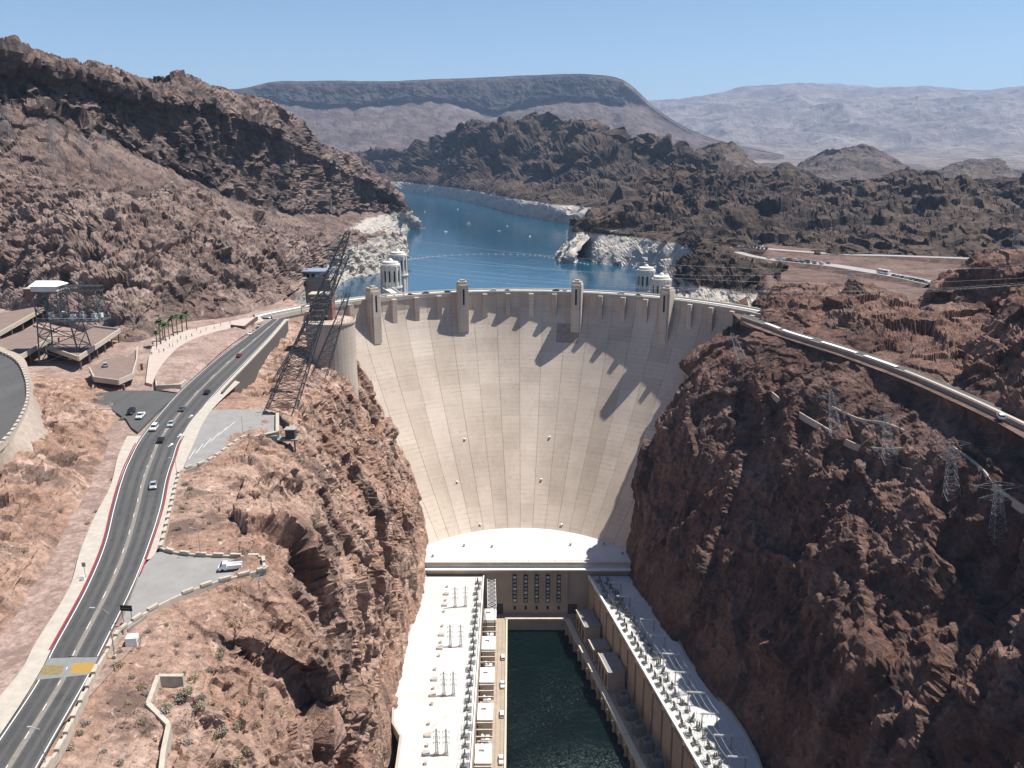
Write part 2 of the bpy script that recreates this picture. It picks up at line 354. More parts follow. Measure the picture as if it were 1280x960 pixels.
terrain('hills_right', [tp(q_) for q_ in [back(c, 500, 90), back(c, 90, 8), c, lerp(c, rim, .22, -6, 1.1), lerp(c, rim, .42, 8, 1.1), lerp(c, rim, .68, -4, .8), [q[:3] + (.22 if u < 850 else .7,) for q, u in zip(lerp(c, rim, .9, 1, .22), us)], rim, base, [(b[0], b[1] - 8, b[2] - 40, .1) for b in base]]],
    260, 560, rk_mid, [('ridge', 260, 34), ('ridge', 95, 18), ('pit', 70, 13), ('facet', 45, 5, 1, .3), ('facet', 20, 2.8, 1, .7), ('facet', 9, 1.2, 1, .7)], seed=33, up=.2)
# ---- left mountain
us = list(range(-260, 533, 22))
crest = [(-260, 20, 690), (-100, 34, 690), (0, 48, 715), (60, 60, 740), (100, 68, 770), (160, 88, 830), (190, 95, 860), (215, 90, 880), (260, 96, 930), (300, 112, 990), (340, 128, 1060), (380, 156, 1150), (400, 176, 1220), (440, 196, 1330), (480, 222, 1430), (505, 250, 1470), (520, 280, 1460), (532, 296, 1450)]
c = rowu(us, crest)
ctop = rowu(us, [(-260, 50, 640), (-100, 58, 640), (0, 70, 660), (50, 82, 680), (100, 94, 710), (150, 110, 755), (200, 120, 800), (260, 130, 860), (300, 142, 915), (340, 156, 985), (380, 182, 1090), (440, 216, 1270), (480, 238, 1370), (505, 256, 1430), (520, 282, 1450), (532, 296, 1446)], 1.0)
cb = rowu(us, [(-260, 120, 620), (0, 132, 636), (50, 138, 652), (100, 152, 686), (150, 178, 728), (200, 203, 770), (260, 236, 826), (320, 256, 920), (380, 270, 1050), (440, 266, 1235), (470, 263, 1325), (505, 266, 1408), (520, 284, 1440), (532, 297, 1440)], .5)
ct = lerp(ctop, cb, .15, 0, 1.6); cm = lerp(ctop, cb, .5, 0, 1.9); cn = lerp(ctop, cb, .87, 0, 1.3)
t1 = rowu(us, [(-260, 200, 585), (0, 190, 615), (100, 205, 625), (200, 232, 640), (260, 250, 690), (320, 268, 760), (380, 288, 880), (440, 290, 1050), (480, 289, 1250), (505, 289, 1400), (520, 290, 1430), (532, 300, 1430)], .6)
t2 = rowu(us, [(-260, 245, 560), (0, 232, 590), (100, 242, 590), (180, 258, 600), (250, 248, 620), (300, 280, 610), (340, 300, 640), (380, 300, 760), (430, 298, 960), (480, 295, 1150), (505, 294, 1300), (520, 294, 1380), (532, 303, 1390)], .9)
terrain('mountain_left', [back(c, 500, 120), back(c, 100, 10, .6), c, ctop, ct, cm, cn, cb, t1, t2, [(p[0], p[1] + 25, p[2] - 60, .3) for p in t2]],
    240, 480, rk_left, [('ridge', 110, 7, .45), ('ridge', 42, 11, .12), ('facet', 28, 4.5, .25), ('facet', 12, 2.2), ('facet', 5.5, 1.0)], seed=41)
# ---- left rock wall behind the garage, running to the lake
us = list(range(-260, 501, 20)) + [506]
t2b = [(-260, 240, 530), (0, 225, 572), (100, 238, 560), (180, 252, 566), (235, 236, 596), (265, 250, 606), (300, 272, 612), (340, 292, 640), (365, 300, 655), (385, 304, 720), (420, 300, 850), (450, 296, 930), (480, 295, 1000), (500, 303, 1010), (506, 318, 985)]
top = rowu(us, t2b, .8)
toe = rowu(us, [(-260, 410, -1), (0, 386, -1), (60, 398, -1), (100, 414, -1), (140, 428, -1), (170, 432, -1), (190, 424, -1), (212, 411, -1), (240, 403, -1), (290, 397, -1), (330, 388, -2), (362, 374, -3), (385, 366, -8), (405, 358, -20), (430, 352, LAKE - 3), (460, 349, LAKE - 3), (490, 343, LAKE - 3), (506, 334, LAKE - 3)], .2, 'z')
mid1 = lerp(top, toe, .3, 4, 1.1); mid2 = lerp(top, toe, .6, 6, 1.2); mid3 = lerp(top, toe, .85, 4, .9)
terrain('rock_wall_left', [back(top, 120, 30, .5), back(top, 30, 2, .6), top, mid1, mid2, mid3, toe, [(p[0] * .99, p[1] - 8, p[2] - 25, .1) for p in toe]],
    260, 600, rk_lw, [('ridge', 60, 7, .6), ('facet', 34, 3.5, .7), ('facet', 15, 3.2), ('pit', 22, 6), ('facet', 7, 2.0), ('facet', 3.2, 1.0)], seed=47, soft=True)
# ---- benches at road level
bench = terrain('bench_left', [[(x, y, -.75, a) for x, a in ((-560, .3), (-300, .3), (-170, 0), (-145, 0), (float(np.interp(y, [40, 100, 130, 152, 172, 205, 245, 290, 340, 390, 430, 480, 540, 600], [-80, -74, -71, -71, -77, -87, -97, -109, -117, -121, -125, -133, -147, -150])), 0))] for y in (40, 100, 130, 152, 172, 205, 245, 290, 340, 390, 430, 480, 540, 600)], 120, 120, rk_dirt, [('fbm', 20, .5)], seed=4)
# ---- left canyon wall with the shoulder above it
#  station y: knots (x, z, amp) from road edge to the river
LW = {
 40:  [(-84, -.6, 0), (-64, -4, .4), (-50, -12, .8), (-38, -30, 1), (-30, -60, 1), (-26, -100, .7), (-24, -145, .4), (-22, -180, 0)],
 100: [(-78, -.6, 0), (-62, -2.5, .35), (-50, -8, .8), (-37, -27, 1), (-31, -60, 1), (-28, -100, .8), (-27, -145, .4), (-26, -180, 0)],
 130: [(-74, -.6, 0), (-62, -2.2, .3), (-50, -6, .8), (-39, -20, 1.1), (-34, -55, 1.1), (-31, -100, .8), (-30, -145, .4), (-29, -180, 0)],
 152: [(-74, -.6, 0), (-62, -2, .3), (-54, -5, .8), (-43, -18, 1.2), (-38, -50, 1.1), (-35, -100, .9), (-36, -145, .4), (-34, -180, 0)],
 172: [(-80, -.7, 0), (-66, -.8, 0), (-58, -3, .7), (-50, -16, 1.2), (-43, -48, 1.2), (-40, -100, 1), (-41, -145, .4), (-38, -180, 0)],
 205: [(-90, -.7, 0), (-80, -.8, .2), (-68, -3, .8), (-58, -16, 1.2), (-49, -50, 1.2), (-47.6, -100, 1), (-47.6, -145, .3), (-42, -180, 0)],
 245: [(-100, -.7, 0), (-88, -.8, .2), (-78, -3, .8), (-66, -16, 1.2), (-54, -50, 1.2), (-50.6, -100, 1), (-48.6, -145, .2), (-42, -180, 0)],
 290: [(-112, -.7, 0), (-92, -.9, 0), (-81, -3.5, .6), (-72, -18, 1.2), (-60, -52, 1.2), (-53.6, -100, 1), (-48.1, -145, .2), (-42, -180, 0)],
 340: [(-120, -.7, 0), (-110, -8, .6), (-86, -12, .9), (-77, -24, 1.2), (-64, -56, 1.2), (-55.6, -100, 1), (-48.6, -145, .2), (-42, -180, 0)],
 390: [(-124, -.7, 0), (-113, -8, .6), (-84, -16, .9), (-77, -30, 1.1), (-66, -60, 1.2), (-52, -102, .9), (-46, -145, .2), (-44, -180, 0)],
 430: [(-128, -.7, 0), (-116, -8, .5), (-94, -16, .8), (-82, -32, 1), (-70, -64, 1), (-54, -105, .7), (-47.5, -145, .2), (-48, -180, 0)],
 480: [(-136, -.7, 0), (-122, -6, .3), (-105, -16, .6), (-92, -36, .8), (-78, -68, .8), (-61, -108, .5), (-51, -145, .2), (-54, -180, 0)],
 540: [(-150, -.7, 0), (-140, -6, .3), (-125, -16, .6), (-105, -40, .8), (-92, -72, .8), (-80, -110, .6), (-70, -145, .2), (-66, -180, 0)]}
terrain('canyon_wall_left', [[(k[0], y, k[1], k[2]) for k in LW[y]] for y in sorted(LW)], 700, 480, rk_near,
    [('ridge', 40, 3.6, .4), ('facet', 30, 3.2, .5), ('facet', 13, 2.3, .6), ('facet', 6, 1.25, .7), ('pit', 13, 3.2, .55), ('facet', 2.6, .6, .8), ('pit', 4.5, 1.2, .7)], seed=55, soft=True)
# ---- right canyon wall and the slope up to the Arizona road
def RWs(y, xb):
    return xb
RW = {   # y: (x, z, amp) from the river up to the road
 60: [(66, -185, 0), (90, -145, .4), (106, -100, 1), (124, -60, 1.2), (140, -32, 1.1), (152, -12, .8), (156, -5, .6), (158, -1.3, .1)],
 150: [(86, -185, 0), (100, -145, .4), (110, -104, 1.1), (124, -66, 1.2), (138, -38, 1.1), (151, -14, .8), (158, -6, .6), (163, -1.3, .15)],
 205: [(88, -185, 0), (101, -145, 0.4), (116, -106, 1.1), (135, -68, 1.2), (146, -40, 1.1), (157, -15, 0.8), (169, -6, 0.6), (166, -1.3, 0.15)],
 268: [(84, -185, 0), (95, -141, 0.15), (109, -108, 1), (129, -68, 1.2), (143, -38, 1.1), (155, -14, 0.8), (167, -6, 0.6), (166.5, -1.3, 0.15)],
 310: [(76, -185, 0), (84.5, -141, 0.15), (98, -108, 1), (120, -68, 1.2), (135, -38, 1.1), (150, -14, 0.8), (162, -6, 0.6), (163, -1.3, 0.15)],
 355: [(66, -185, 0), (75.5, -141, 0.15), (86, -107, 0.9), (106, -67, 1.1), (121, -37, 1), (135, -15, 0.8), (149, -6, 0.6), (154, -1.3, 0.15)],
 395: [(56, -185, 0), (67, -141, 0.15), (77, -106, 0.8), (88, -66, 1), (100, -37, 1), (112, -18, 0.8), (128, -7, 0.6), (141.5, -1.3, 0.15)],
 425: [(54, -185, 0), (63, -141, .15), (69, -106, .7), (79, -66, .9), (90, -38, .9), (102, -20, .7), (117, -7, .5), (132, -1.3, .15)],
 470: [(58, -185, 0), (66, -141, .15), (75, -106, .7), (86, -70, .8), (98, -42, .8), (110, -22, .6), (124, -8, .75), (136, -1.3, .15)],
 540: [(70, -185, 0), (82, -141, .15), (96, -106, .7), (106, -72, .8), (116, -45, .8), (128, -24, .6), (140, -10, .75), (152, -1.3, .15)]}
terrain('canyon_wall_right', [[(k[0], y, k[1], k[2]) for k in RW[y]] for y in sorted(RW)], 560, 420, rk_wall,
    [('ridge', 80, 7, .6), ('facet', 60, 6, .7), ('facet', 24, 3.8, .7), ('pit', 30, 5, .7), ('facet', 10, 1.6, .8), ('facet', 4.2, .8), ('facet', 2, .35)], seed=61, soft=True)
# ---- right bench: road, parking lots and the ground between
ro = lambda y: float(np.interp(y, [60, 150, 205, 260, 274, 297, 327, 352, 378, 408, 442, 500], [155, 162, 166, 167, 167, 165, 161, 155, 148, 137, 128, 128]))
terrain('bench_right', [[(ro(y) - 1.5 + dx, y, -.9, a) for dx, a in ((0, 0), (12, 0), (40, .3), (200, .4), (500, .4))] for y in (60, 150, 205, 260, 274, 297, 327, 352, 378, 408, 442, 480)], 120, 160, rk_brown, [('fbm', 30, 1.0)], seed=9)
us = list(range(901, 1521, 18))
g0 = rowu(us, [(880, 318, 800), (960, 312, 800), (1100, 318, 770), (1520, 340, 700)], .2)
g1 = rowu(us, [(880, 335, 690), (960, 332, 690), (1100, 340, 660), (1520, 365, 560)], .3)
g2 = rowu(us, [(880, 352, 600), (960, 350, 590), (1100, 365, 540), (1520, 400, 460)], .5)
g3 = rowu(us, [(880, 376, 520), (960, 372, 520), (1100, 385, 480), (1520, 430, 400)], .4)
drop = lambda row: [(p[0], p[1], p[2] - max(0, (955 - u)) * 1.1, p[3] + max(0, 955 - u) * .02) for p, u in zip(row, us)]
terrain('slope_right', [drop(q) for q in (back(g0, 60, 2, .2), g0, g1, g2, g3, back(g3, -30, 6))], 130, 300, rk_brown, [('ridge', 60, 3.4), ('facet', 14, 1.5), ('facet', 5, .8)], seed=14, up=.5)
# ---- pale knob beside the right intake towers
us = list(range(826, 981, 10))
kt = rowu(us, [(826, 345, 690), (845, 345, 680), (858, 330, 670), (870, 311, 668), (895, 309, 668), (915, 320, 660), (935, 330, 640), (960, 338, 620), (980, 342, 600)], .5)
kb = [tuple(pz(u, float(np.interp(u, [826, 845, 900, 980], [366, 372, 400, 420])), LAKE - 4)) + (.2,) for u in us]
kb = [tuple(py(u, float(np.interp(u, [826, 845, 900, 940, 980], [374, 381, 395, 401, 405])), float(np.interp(u, [826, 845, 900, 940, 980], [640, 600, 562, 545, 525])))) + (.4,) for u in us]
terrain('knob_right', [back(kt, 130, 30), back(kt, 30, 3), kt, lerp(kt, kb, .3, 3), lerp(kt, kb, .65, 3, .9), kb, [(p[0], p[1] - 4, -60, 0) for p in kb]], 130, 160, rk_mid,
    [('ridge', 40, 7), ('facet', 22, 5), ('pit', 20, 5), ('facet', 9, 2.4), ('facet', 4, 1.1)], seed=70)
# ---- red rock hill right of the dam
us = list(range(950, 1271, 14))
ht = rowu(us, [(950, 386, 470), (958, 366, 474), (975, 360, 480), (1040, 362, 478), (1060, 358, 470), (1100, 366, 462), (1130, 373, 452), (1165, 376, 440), (1200, 388, 425), (1240, 403, 405), (1270, 420, 385)], .7)
hb = rowu(us, [(950, 402, -1), (1000, 417, -1), (1060, 432, -1), (1120, 456, -1), (1200, 487, -1), (1270, 520, -1)], .15, 'z')
terrain('rock_hill_right', [back(ht, 60, 16), back(ht, 14, 1), ht, lerp(ht, hb, .35, 2.5, 1.2), lerp(ht, hb, .75, 2.5, 1), hb, [(p[0] * .995, p[1] - 2, p[2] - 8, 0) for p in hb]], 150, 340, rk_red,
    [('ridge', 40, 4), ('facet', 22, 3.2), ('pit', 20, 3.5), ('facet', 8, 1.1), ('facet', 3, .5)], seed=77)
# ---- dark hills at the right edge
for pk, bt, d, seed in (([(1150, 372), (1170, 352), (1200, 334), (1240, 318), (1290, 313), (1520, 290)], [(1150, 385), (1190, 400), (1250, 420), (1520, 440)], 440, 81),
                        ([(1205, 455), (1225, 425), (1245, 400), (1265, 380), (1290, 366), (1520, 330)], [(1205, 490), (1250, 512), (1290, 535), (1520, 600)], 330, 85)):
    us = list(np.linspace(pk[0][0], 1520, 20))
    c = rowu(us, [(u, v, d) for u, v in pk], .8); b = rowu(us, [(u, v, -1) for u, v in bt], .2, 'z')
    b = [(p[0], min(p[1], q[1] - 8), p[2], p[3]) for p, q in zip(b, c)]
    terrain('rock_hill_edge', [back(c, 70, 24), back(c, 20, 2), c, lerp(c, b, .35, 3, 1.1), lerp(c, b, .75, 2, 1), b, [(p[0], p[1] - 2, p[2] - 8, 0) for p in b]], 110, 260, rk_red,
        [('ridge', 34, 4), ('facet', 18, 3.4), ('facet', 8, 1.6), ('facet', 3.4, .7)], seed=seed)
# ---- hill between the upper road and the main road
NH = {   # y: (x, z, amp)
 60:  [(-300, 34, 1), (-210, 30, 1), (-150, 24, 1), (-120, 14, 1.1), (-100, 5, .9), (-92, -.8, .1)],
 110: [(-300, 32, 1), (-210, 27, 1), (-150, 20, 1), (-118, 12, 1.1), (-101, 4, .9), (-93.5, -.8, .1)],
 150: [(-300, 28, 1), (-210, 22, 1), (-150, 16, 1), (-120, 9, 1), (-106, 3.5, .8), (-99, -.8, .1)],
 190: [(-300, 22, .6), (-210, 17, .6), (-160, 13, .8), (-133, 9, .9), (-117, 3.5, .7), (-109.5, -.8, .1)],
 235: [(-300, 12, .2), (-220, 9.5, .2), (-172, 9, .7), (-148, 7.5, .8), (-131, 3, .6), (-122, -.8, .1)],
 275: [(-300, 9, .1), (-220, 8, .1), (-180, 6.5, .7), (-158, 5, .8), (-145, 2, .5), (-137, -.8, .1)],
 310: [(-300, 3, .1), (-220, 3, .1), (-185, 2, .4), (-168, 1, .4), (-158, 0, .3), (-148, -.8, .1)],
 335: [(-300, -.9, 0), (-220, -.9, 0), (-185, -.9, 0), (-168, -.9, 0), (-158, -.9, 0), (-148, -1, 0)]}
terrain('hill_left', [[(k[0], y, k[1], k[2]) for k in NH[y]] for y in sorted(NH)], 360, 260, rk_near,
    [('ridge', 22, 2.2), ('facet', 15, 2.4), ('facet', 7, 1.9), ('pit', 12, 2.4), ('facet', 3, .9), ('pit', 4, .9), ('facet', 1.5, .3)], seed=91, soft=True)
# ---- ground under everything beyond the dam, lake and river
g = NT('ground_dust'); gm = g.done(g.ramp(g.noise(.002, 6), [(.3, (.16, .115, .09)), (.7, (.24, .18, .145))]), .95)
o = MB().add([(-22000, 1500, -80), (22000, 1500, -80), (22000, 21000, -80), (-22000, 21000, -80)], [(0, 1, 2, 3)]).build('ground', gm); o['kind'] = 'structure'
wm = NT('lake_water')
wm.bump(wm.math('ADD', wm.noise(.35, 3, .6, vec=wm.scaled((1, .55, 1))), wm.math('MULTIPLY', wm.noise(.05, 3), 1.5)), .22, .55)
lake_mat = wm.done(wm.ramp(wm.noise(.006, 4, .6, vec=wm.scaled((1, .4, 1)), dist=.6), [(.35, (.006, .052, .095)), (.7, (.009, .068, .115))]), .12, 0, .5)
arc = [(5 + 164 * math.sin(t), 391 + 164 * math.cos(t)) for t in np.linspace(-1.25, 1.25, 41)]
nrs = [(-260, 470), *arc, (300, 470), (900, 1200), (900, 5200), (-900, 5200), (-700, 900)]
lake = MB().add([(x, y, LAKE) for x, y in nrs], [tuple(range(len(nrs)))[::-1]]).build('lake', lake_mat); lake['kind'] = 'structure'
rm = NT('river_water')
rm.bump(rm.math('ADD', rm.noise(.5, 5, .65, dist=1.2), rm.math('MULTIPLY', rm.noise(.12, 4, dist=2.0), 1.6)), .5, .7)
foam = rm.math('MULTIPLY', rm.ramp(rm.noise(.55, 7, .75, vec=rm.scaled((1, .7, 1)), dist=2.5), [(.58, 0), (.7, 1)]), rm.ramp(rm.noise(.035, 3, .5), [(.45, 0), (.65, .35)]))
dst = rm.n('ShaderNodeVectorMath', operation='DISTANCE'); rm.l(rm.pos, dst.inputs[0]); dst.inputs[1].default_value = (33, 276, -167)
churn = rm.math('MULTIPLY', rm.ramp(rm.noise(.35, 7, .78, dist=3.5), [(.5, 0), (.66, 1)]), rm.ramp(rm.math('DIVIDE', dst.outputs['Value'], 48.0), [(.1, .75), (1, 0)]))
foam = rm.math('MAXIMUM', foam, churn)
river_mat = rm.done(rm.mix(foam, rm.ramp(rm.noise(.05, 4), [(.35, (.0011, .0045, .0044)), (.7, (.002, .007, .0068))]), (.3, .4, .37)), .25, 0, .1)
rv = MB().add([(-60, 20, -167), (140, 20, -167), (140, 425, -167), (-60, 425, -167)], [(0, 1, 2, 3)]).build('river', river_mat); rv['kind'] = 'structure'

# ---- desert air
hz = bpy.data.materials.new('haze_air'); hz.use_nodes = True; hz.node_tree.nodes.clear()
ho = hz.node_tree.nodes.new('ShaderNodeOutputMaterial'); hv = hz.node_tree.nodes.new('ShaderNodeVolumePrincipled')
hv.inputs['Color'].default_value = (.48, .68, 1, 1); hv.inputs['Density'].default_value = 4.2e-5; hv.inputs['Anisotropy'].default_value = .1
hz.node_tree.links.new(hv.outputs[0], ho.inputs['Volume'])
o = MB().box((0, 9500, 690), (46000, 24000, 1780)).build('haze', hz); tag(o, 'pale blue desert haze', None, None, 'stuff')

bpy.context.view_layer.update()
def hitter(names):
    T = [bpy.data.objects[n] for n in names]
    def f(u, v):
        d = Vector(ray(u, v)).normalized(); o = Vector((0, 0, H)); best = None
        for t in T:
            ok, loc, _, _ = t.ray_cast(o, d)
            if ok and (best is None or (loc - o).length < (best - o).length): best = loc
        return best
    return f
hit = hitter(['canyon_wall_left', 'hill_left', 'bench_left']); hit_r = hitter(['canyon_wall_right', 'bench_right', 'slope_right']); hit_l = hitter(['mountain_left', 'rock_wall_left'])
# ================================================================ dam
CX, CY, RD = 5.0, 391.0, 152.0
def prof(h): return 0.0 if h < 8 else 78 * ((h - 8) / 122.0) ** 1.28      # how far the face has come downstream at depth h
def dp(th, h, out=0.0):
    r = RD - prof(h) - out
    return (CX + r * math.sin(th), CY + r * math.cos(th), -h)
t = NT('dam_concrete')
zc = t.z()
base = t.ramp(t.noise(.03, 6, .65, vec=t.scaled((1, 1, .3))), [(.3, (.42, .35, .285)), (.5, (.52, .44, .365)), (.7, (.59, .51, .43))])
lift = t.n('ShaderNodeTexWave', wave_type='BANDS', bands_direction='Z'); lift.inputs['Scale'].default_value = .13; lift.inputs['Distortion'].default_value = 1.2; lift.inputs['Detail'].default_value = 3; lift.inputs['Detail Scale'].default_value = 2
t.l(t.pos, lift.inputs['Vector'])
lf = t.math('MULTIPLY', t.ramp(lift.outputs['Fac'], [(.0, 1), (.12, 0)]), t.ramp(t.noise(.12, 4), [(.4, 0), (.7, .5)]))
col = t.mix(lf, base, (.25, .21, .18))
strk = t.ramp(t.noise(.5, 6, .75, vec=t.scaled((1, 1, .035))), [(.52, 0), (.7, .55)])
col = t.mix(t.math('MULTIPLY', strk, t.ramp(t.noise(.03, 4), [(.35, .1), (.7, 1)])), col, (.27, .225, .19))
efl = t.ramp(t.noise(.25, 5, .7, vec=t.scaled((1, 1, .12))), [(.64, 0), (.74, .5)])
col = t.mix(efl, col, (.62, .58, .53))
oi = t.n('ShaderNodeObjectInfo')
col = t.mix(1.0, col, t.ramp(oi.outputs['Random'], [(0, (.86, .85, .83)), (1, (1.0, 1.0, 1.0))]), 'MULTIPLY')
blk = t.n('ShaderNodeTexWhiteNoise', noise_dimensions='2D'); cmb = t.n('ShaderNodeCombineXYZ'); t.l(t.math('FLOOR', t.math('MULTIPLY', zc[2], .11)), cmb.inputs[0]); t.l(oi.outputs['Random'], cmb.inputs[1]); t.l(cmb.outputs[0], blk.inputs['Vector'])
col = t.mix(1.0, col, t.ramp(blk.outputs['Value'], [(0, (.9, .895, .885)), (1, (1.04, 1.04, 1.04))]), 'MULTIPLY')
t.bump(t.noise(1.2, 5, .7, vec=t.scaled((1, 1, .4))), .12, .5)
dam_mat = t.done(col, .9, 0, .2)
conc = plain('concrete_tan', (.4, .345, .285), .9, var=.14, scale=.12)
conc_w = plain('concrete_white', (.8, .785, .75), .85, var=.06, scale=.25)
asph = plain('asphalt_crest', (.17, .16, .15), .9, var=.12, scale=.3)
dark = plain('dark_opening', (.02, .018, .016), .8)
dam = thing('dam', 'huge curved concrete arch dam filling the canyon', 'dam', (CX, CY + RD, -130))
hs = [0, 3, 6, 8, 11, 15, 20, 26, 33, 41, 50, 60, 70, 80, 90, 100, 110, 120, 131, 145]
# recessed backing that shows in the joints between the columns
ths = np.linspace(-1.3, 1.3, 105)
V = np.array([[dp(a, h, -.25) for a in ths] for h in hs])
bk = grid_obj('joint_backing', V - np.array(dam.location), dam_mat, True); bk.parent = dam
SA = .1
rnd = random.Random(3)
for k in range(-13, 13):
    b = MB(); n = 4; pr = rnd.uniform(0, .1); g = .0006
    for j, h in enumerate(hs):
        gg = g * 152 / (152 - prof(h))
        for i in range(n + 1):
            a = (k + i / n) * SA
            a = min(max(a, k * SA + gg), (k + 1) * SA - gg); b.v.append(dp(a, h, pr))
    for j in range(len(hs) - 1):
        for i in range(n):
            q = j * (n + 1) + i; b.f.append((q, q + n + 1, q + n + 2, q + 1))
    m0 = len(b.v)       # returns of the joint edges
    for i in (0, n):
        s0 = len(b.v)
        for h in hs:
            gg = g * 152 / (152 - prof(h)); a = k * SA + gg if i == 0 else (k + 1) * SA - gg
            b.v.append(dp(a, h, -.3))
        for j in range(len(hs) - 1):
            q = j * (n + 1) + i; f = (q, q + n + 1, s0 + j + 1, s0 + j); b.f.append(f if i else f[::-1])
    b.build('face_column', dam_mat, dam)
# crest roadway, kerbs, parapets
def arcpts(r, z, a0=-1.13, a1=1.1, n=80): return [(CX + r * math.sin(a), CY + r * math.cos(a), z) for a in np.linspace(a0, a1, n)]
b = MB(); b.ribbon(arcpts(RD + 12.2, 0), arcpts(RD + .4, 0)); b.build('crest_roadway', asph, dam)
b = MB()
for r0, r1, z0, z1 in ((RD - .5, RD + .5, -1.2, 1.15), (RD + 12, RD + 13, -3, 1.15)):
    A, B, C, D = arcpts(r0, z0), arcpts(r0, z1), arcpts(r1, z1), arcpts(r1, z0)
    b.ribbon(B, A); b.ribbon(C, B); b.ribbon(D, C); b.ribbon(A, D)
b.build('parapet', conc, dam)
b = MB(); b.ribbon(arcpts(RD + 2.6, .16), arcpts(RD + .5, .16)); b.ribbon(arcpts(RD + 2.6, 0.01), arcpts(RD + 2.6, .16)); b.ribbon(arcpts(RD + 12, .16), arcpts(RD + 10, .16)); b.build('sidewalk', conc_w, dam)
b = MB(); b.ribbon(arcpts(RD + 13, -1), arcpts(RD + 14, -60)); b.build('upstream_face', dam_mat, dam)
def radial_box(b, a, r0, r1, wd, z0, z1, taper=0.0):
    ca, sa = math.sin(a), math.cos(a); tx, ty = sa, -ca
    def P(r, t, z): return (CX + r * ca + tx * t, CY + r * sa + ty * t, z)
    w2 = wd / 2
    vs = [P(r1, -w2, z0), P(r1, w2, z0), P(r0 + taper, w2, z0), P(r0 + taper, -w2, z0), P(r1, -w2, z1), P(r1, w2, z1), P(r0, w2, z1), P(r0, -w2, z1)]
    b.add(vs, [(0, 1, 2, 3), (7, 6, 5, 4), (1, 0, 4, 5), (2, 1, 5, 6), (3, 2, 6, 7), (0, 3, 7, 4)])
for k in (-9.5, -8.5, -7.5, -5.5, -4.5, -3.5, -1.5, -.5, .5, 1.5, 3.5, 4.5, 5.5, 7.5, 8.5, 9.5, 10.5):
    b = MB(); radial_box(b, k * SA, RD - 3.2, RD + .3, 3.0, -15 - (abs(k) % 2), -.2, 1.0); b.build('pilaster', dam_mat, dam)
for k in (-6.5, -2.5, 2.5, 6.5):
    a = k * SA; b = MB(); el = abs(k) < 3; zb = -24 if el else -27
    radial_box(b, a, RD - 6.6, RD + .6, 6.6, zb, 7.2)
    radial_box(b, a, RD - 7.2, RD - 2, 4.4, zb + 1, 6.6)
    tw = b.build('tower', dam_mat, dam)
    b = MB(); radial_box(b, a, RD - 6, RD, 5.6, 7.2, 8.6); radial_box(b, a, RD - 4.5, RD - 2, 3.0, 8.6, 9.8); b.build('tower_cap', conc, tw)
    b = MB(); radial_box(b, a, RD - 7.26, RD - 6.9, 1.2, -6, 4.2); b.build('tower_slot', dark, tw)
# gallery openings with pale streaks' boxes
for a, h in ((-.32, 84), (.17, 84), (-.42, 105), (.14, 106), (-.32, 127), (.33, 127)):
    b = MB(); p = dp(a, h); b.box((p[0], p[1] - .4, p[2]), (1.0, 1.2, 1.1), -a)
    o = b.build('gallery_box', conc_w, dam); b = MB(); b.box((p[0] + a, p[1] - 1.05, p[2] + .05), (.7, .2, .8), -a); b.build('gallery_opening', dark, o)
a0, a1 = .165, .265
b = MB(); vs = [dp(a, h, .14) for h in (19, 22, 26, 30.5) for a in np.linspace(a0, a1, 5)]; b.add(vs, [(j * 5 + i, (j + 1) * 5 + i, (j + 1) * 5 + i + 1, j * 5 + i + 1) for j in range(3) for i in range(4)]); b.build('stained_panel', plain('concrete_stained', (.27, .215, .18), .9, var=.25, scale=.4), dam)
# ================================================================ power plant
PZ, WZ, DZ = -130.0, -136.0, -160.0        # plaza, wing roofs, river deck
facade = plain('plant_facade', (.36, .285, .22), .9, var=.1, scale=.1)
roofw = NT('roof_white')
rw = roofw.ramp(roofw.noise(.06, 6, .7), [(.3, (.43, .42, .395)), (.6, (.53, .52, .5))])
rw = roofw.mix(roofw.ramp(roofw.noise(.03, 5, .7, dist=.8), [(.6, 0), (.68, .7)]), rw, (.27, .225, .19))
roof_mat = roofw.done(rw, .8)
plz = NT('plaza_white')
plaza_mat = plz.done(plz.ramp(plz.noise(.15, 5, .6), [(.3, (.48, .47, .455)), (.7, (.55, .545, .53))]), .8)
# ---- central building
cen = thing('power_plant_centre', 'low central power plant building with white roof at the foot of the dam', 'building', (5, 417, DZ))
rp = RD - prof(130) + 1.5
xl, xr = -50.0, 64.0
arcp = [(CX + rp * math.sin(a), CY + rp * math.cos(a)) for a in np.linspace(math.acos(28 / rp), -math.acos(28 / rp), 28)]
b = MB(); b.prism([(xl - 6, 419), (xr + 6, 419)] + arcp, -133.5, PZ); b.build('roof', plaza_mat, cen)
b = MB(); b.box((5, 418.6, -129.6), (xr - xl + 10, .8, 1.6)); b.build('parapet', conc, cen)
b = MB(); b.box((5, 417.6, -132.4), (xr - xl + 8, 3.2, .7)); b.build('ledge', conc_w, cen)
b = MB(); b.box((5, 422, -147), (xr - xl + 6, 8, 27)); b.build('wall', facade, cen)
b = MB(); b.box((5, 417.6, -134.2), (xr - xl + 6.4, .7, 1.3)); b.build('cornice', facade, cen)
for k in range(5):
    x = 1.5 + k * 6.1
    b = MB(); b.box((x, 417.9, -144.5), (2.1, .4, 17)); fr = b.build('window', dark, cen)
    for j in range(7):
        b = MB(); b.box((x, 417.72, -151.6 + j * 2.35), (1.5, .3, 1.5)); b.build('pane', plain('pane_grey%d' % (k * 7 + j), (.3, .31, .3) if (j + k) % 3 else (.6, .59, .56), .4, var=.05), fr)
    b = MB(); b.box((x - 1.9, 417.4, -141.8), (1.1, 1.1, 19)); b.build('pier', facade, cen)
    b = MB(); b.box((x, 417.95, -156.3), (1.2, .4, 2.2)); b.build('small_window', dark, cen)
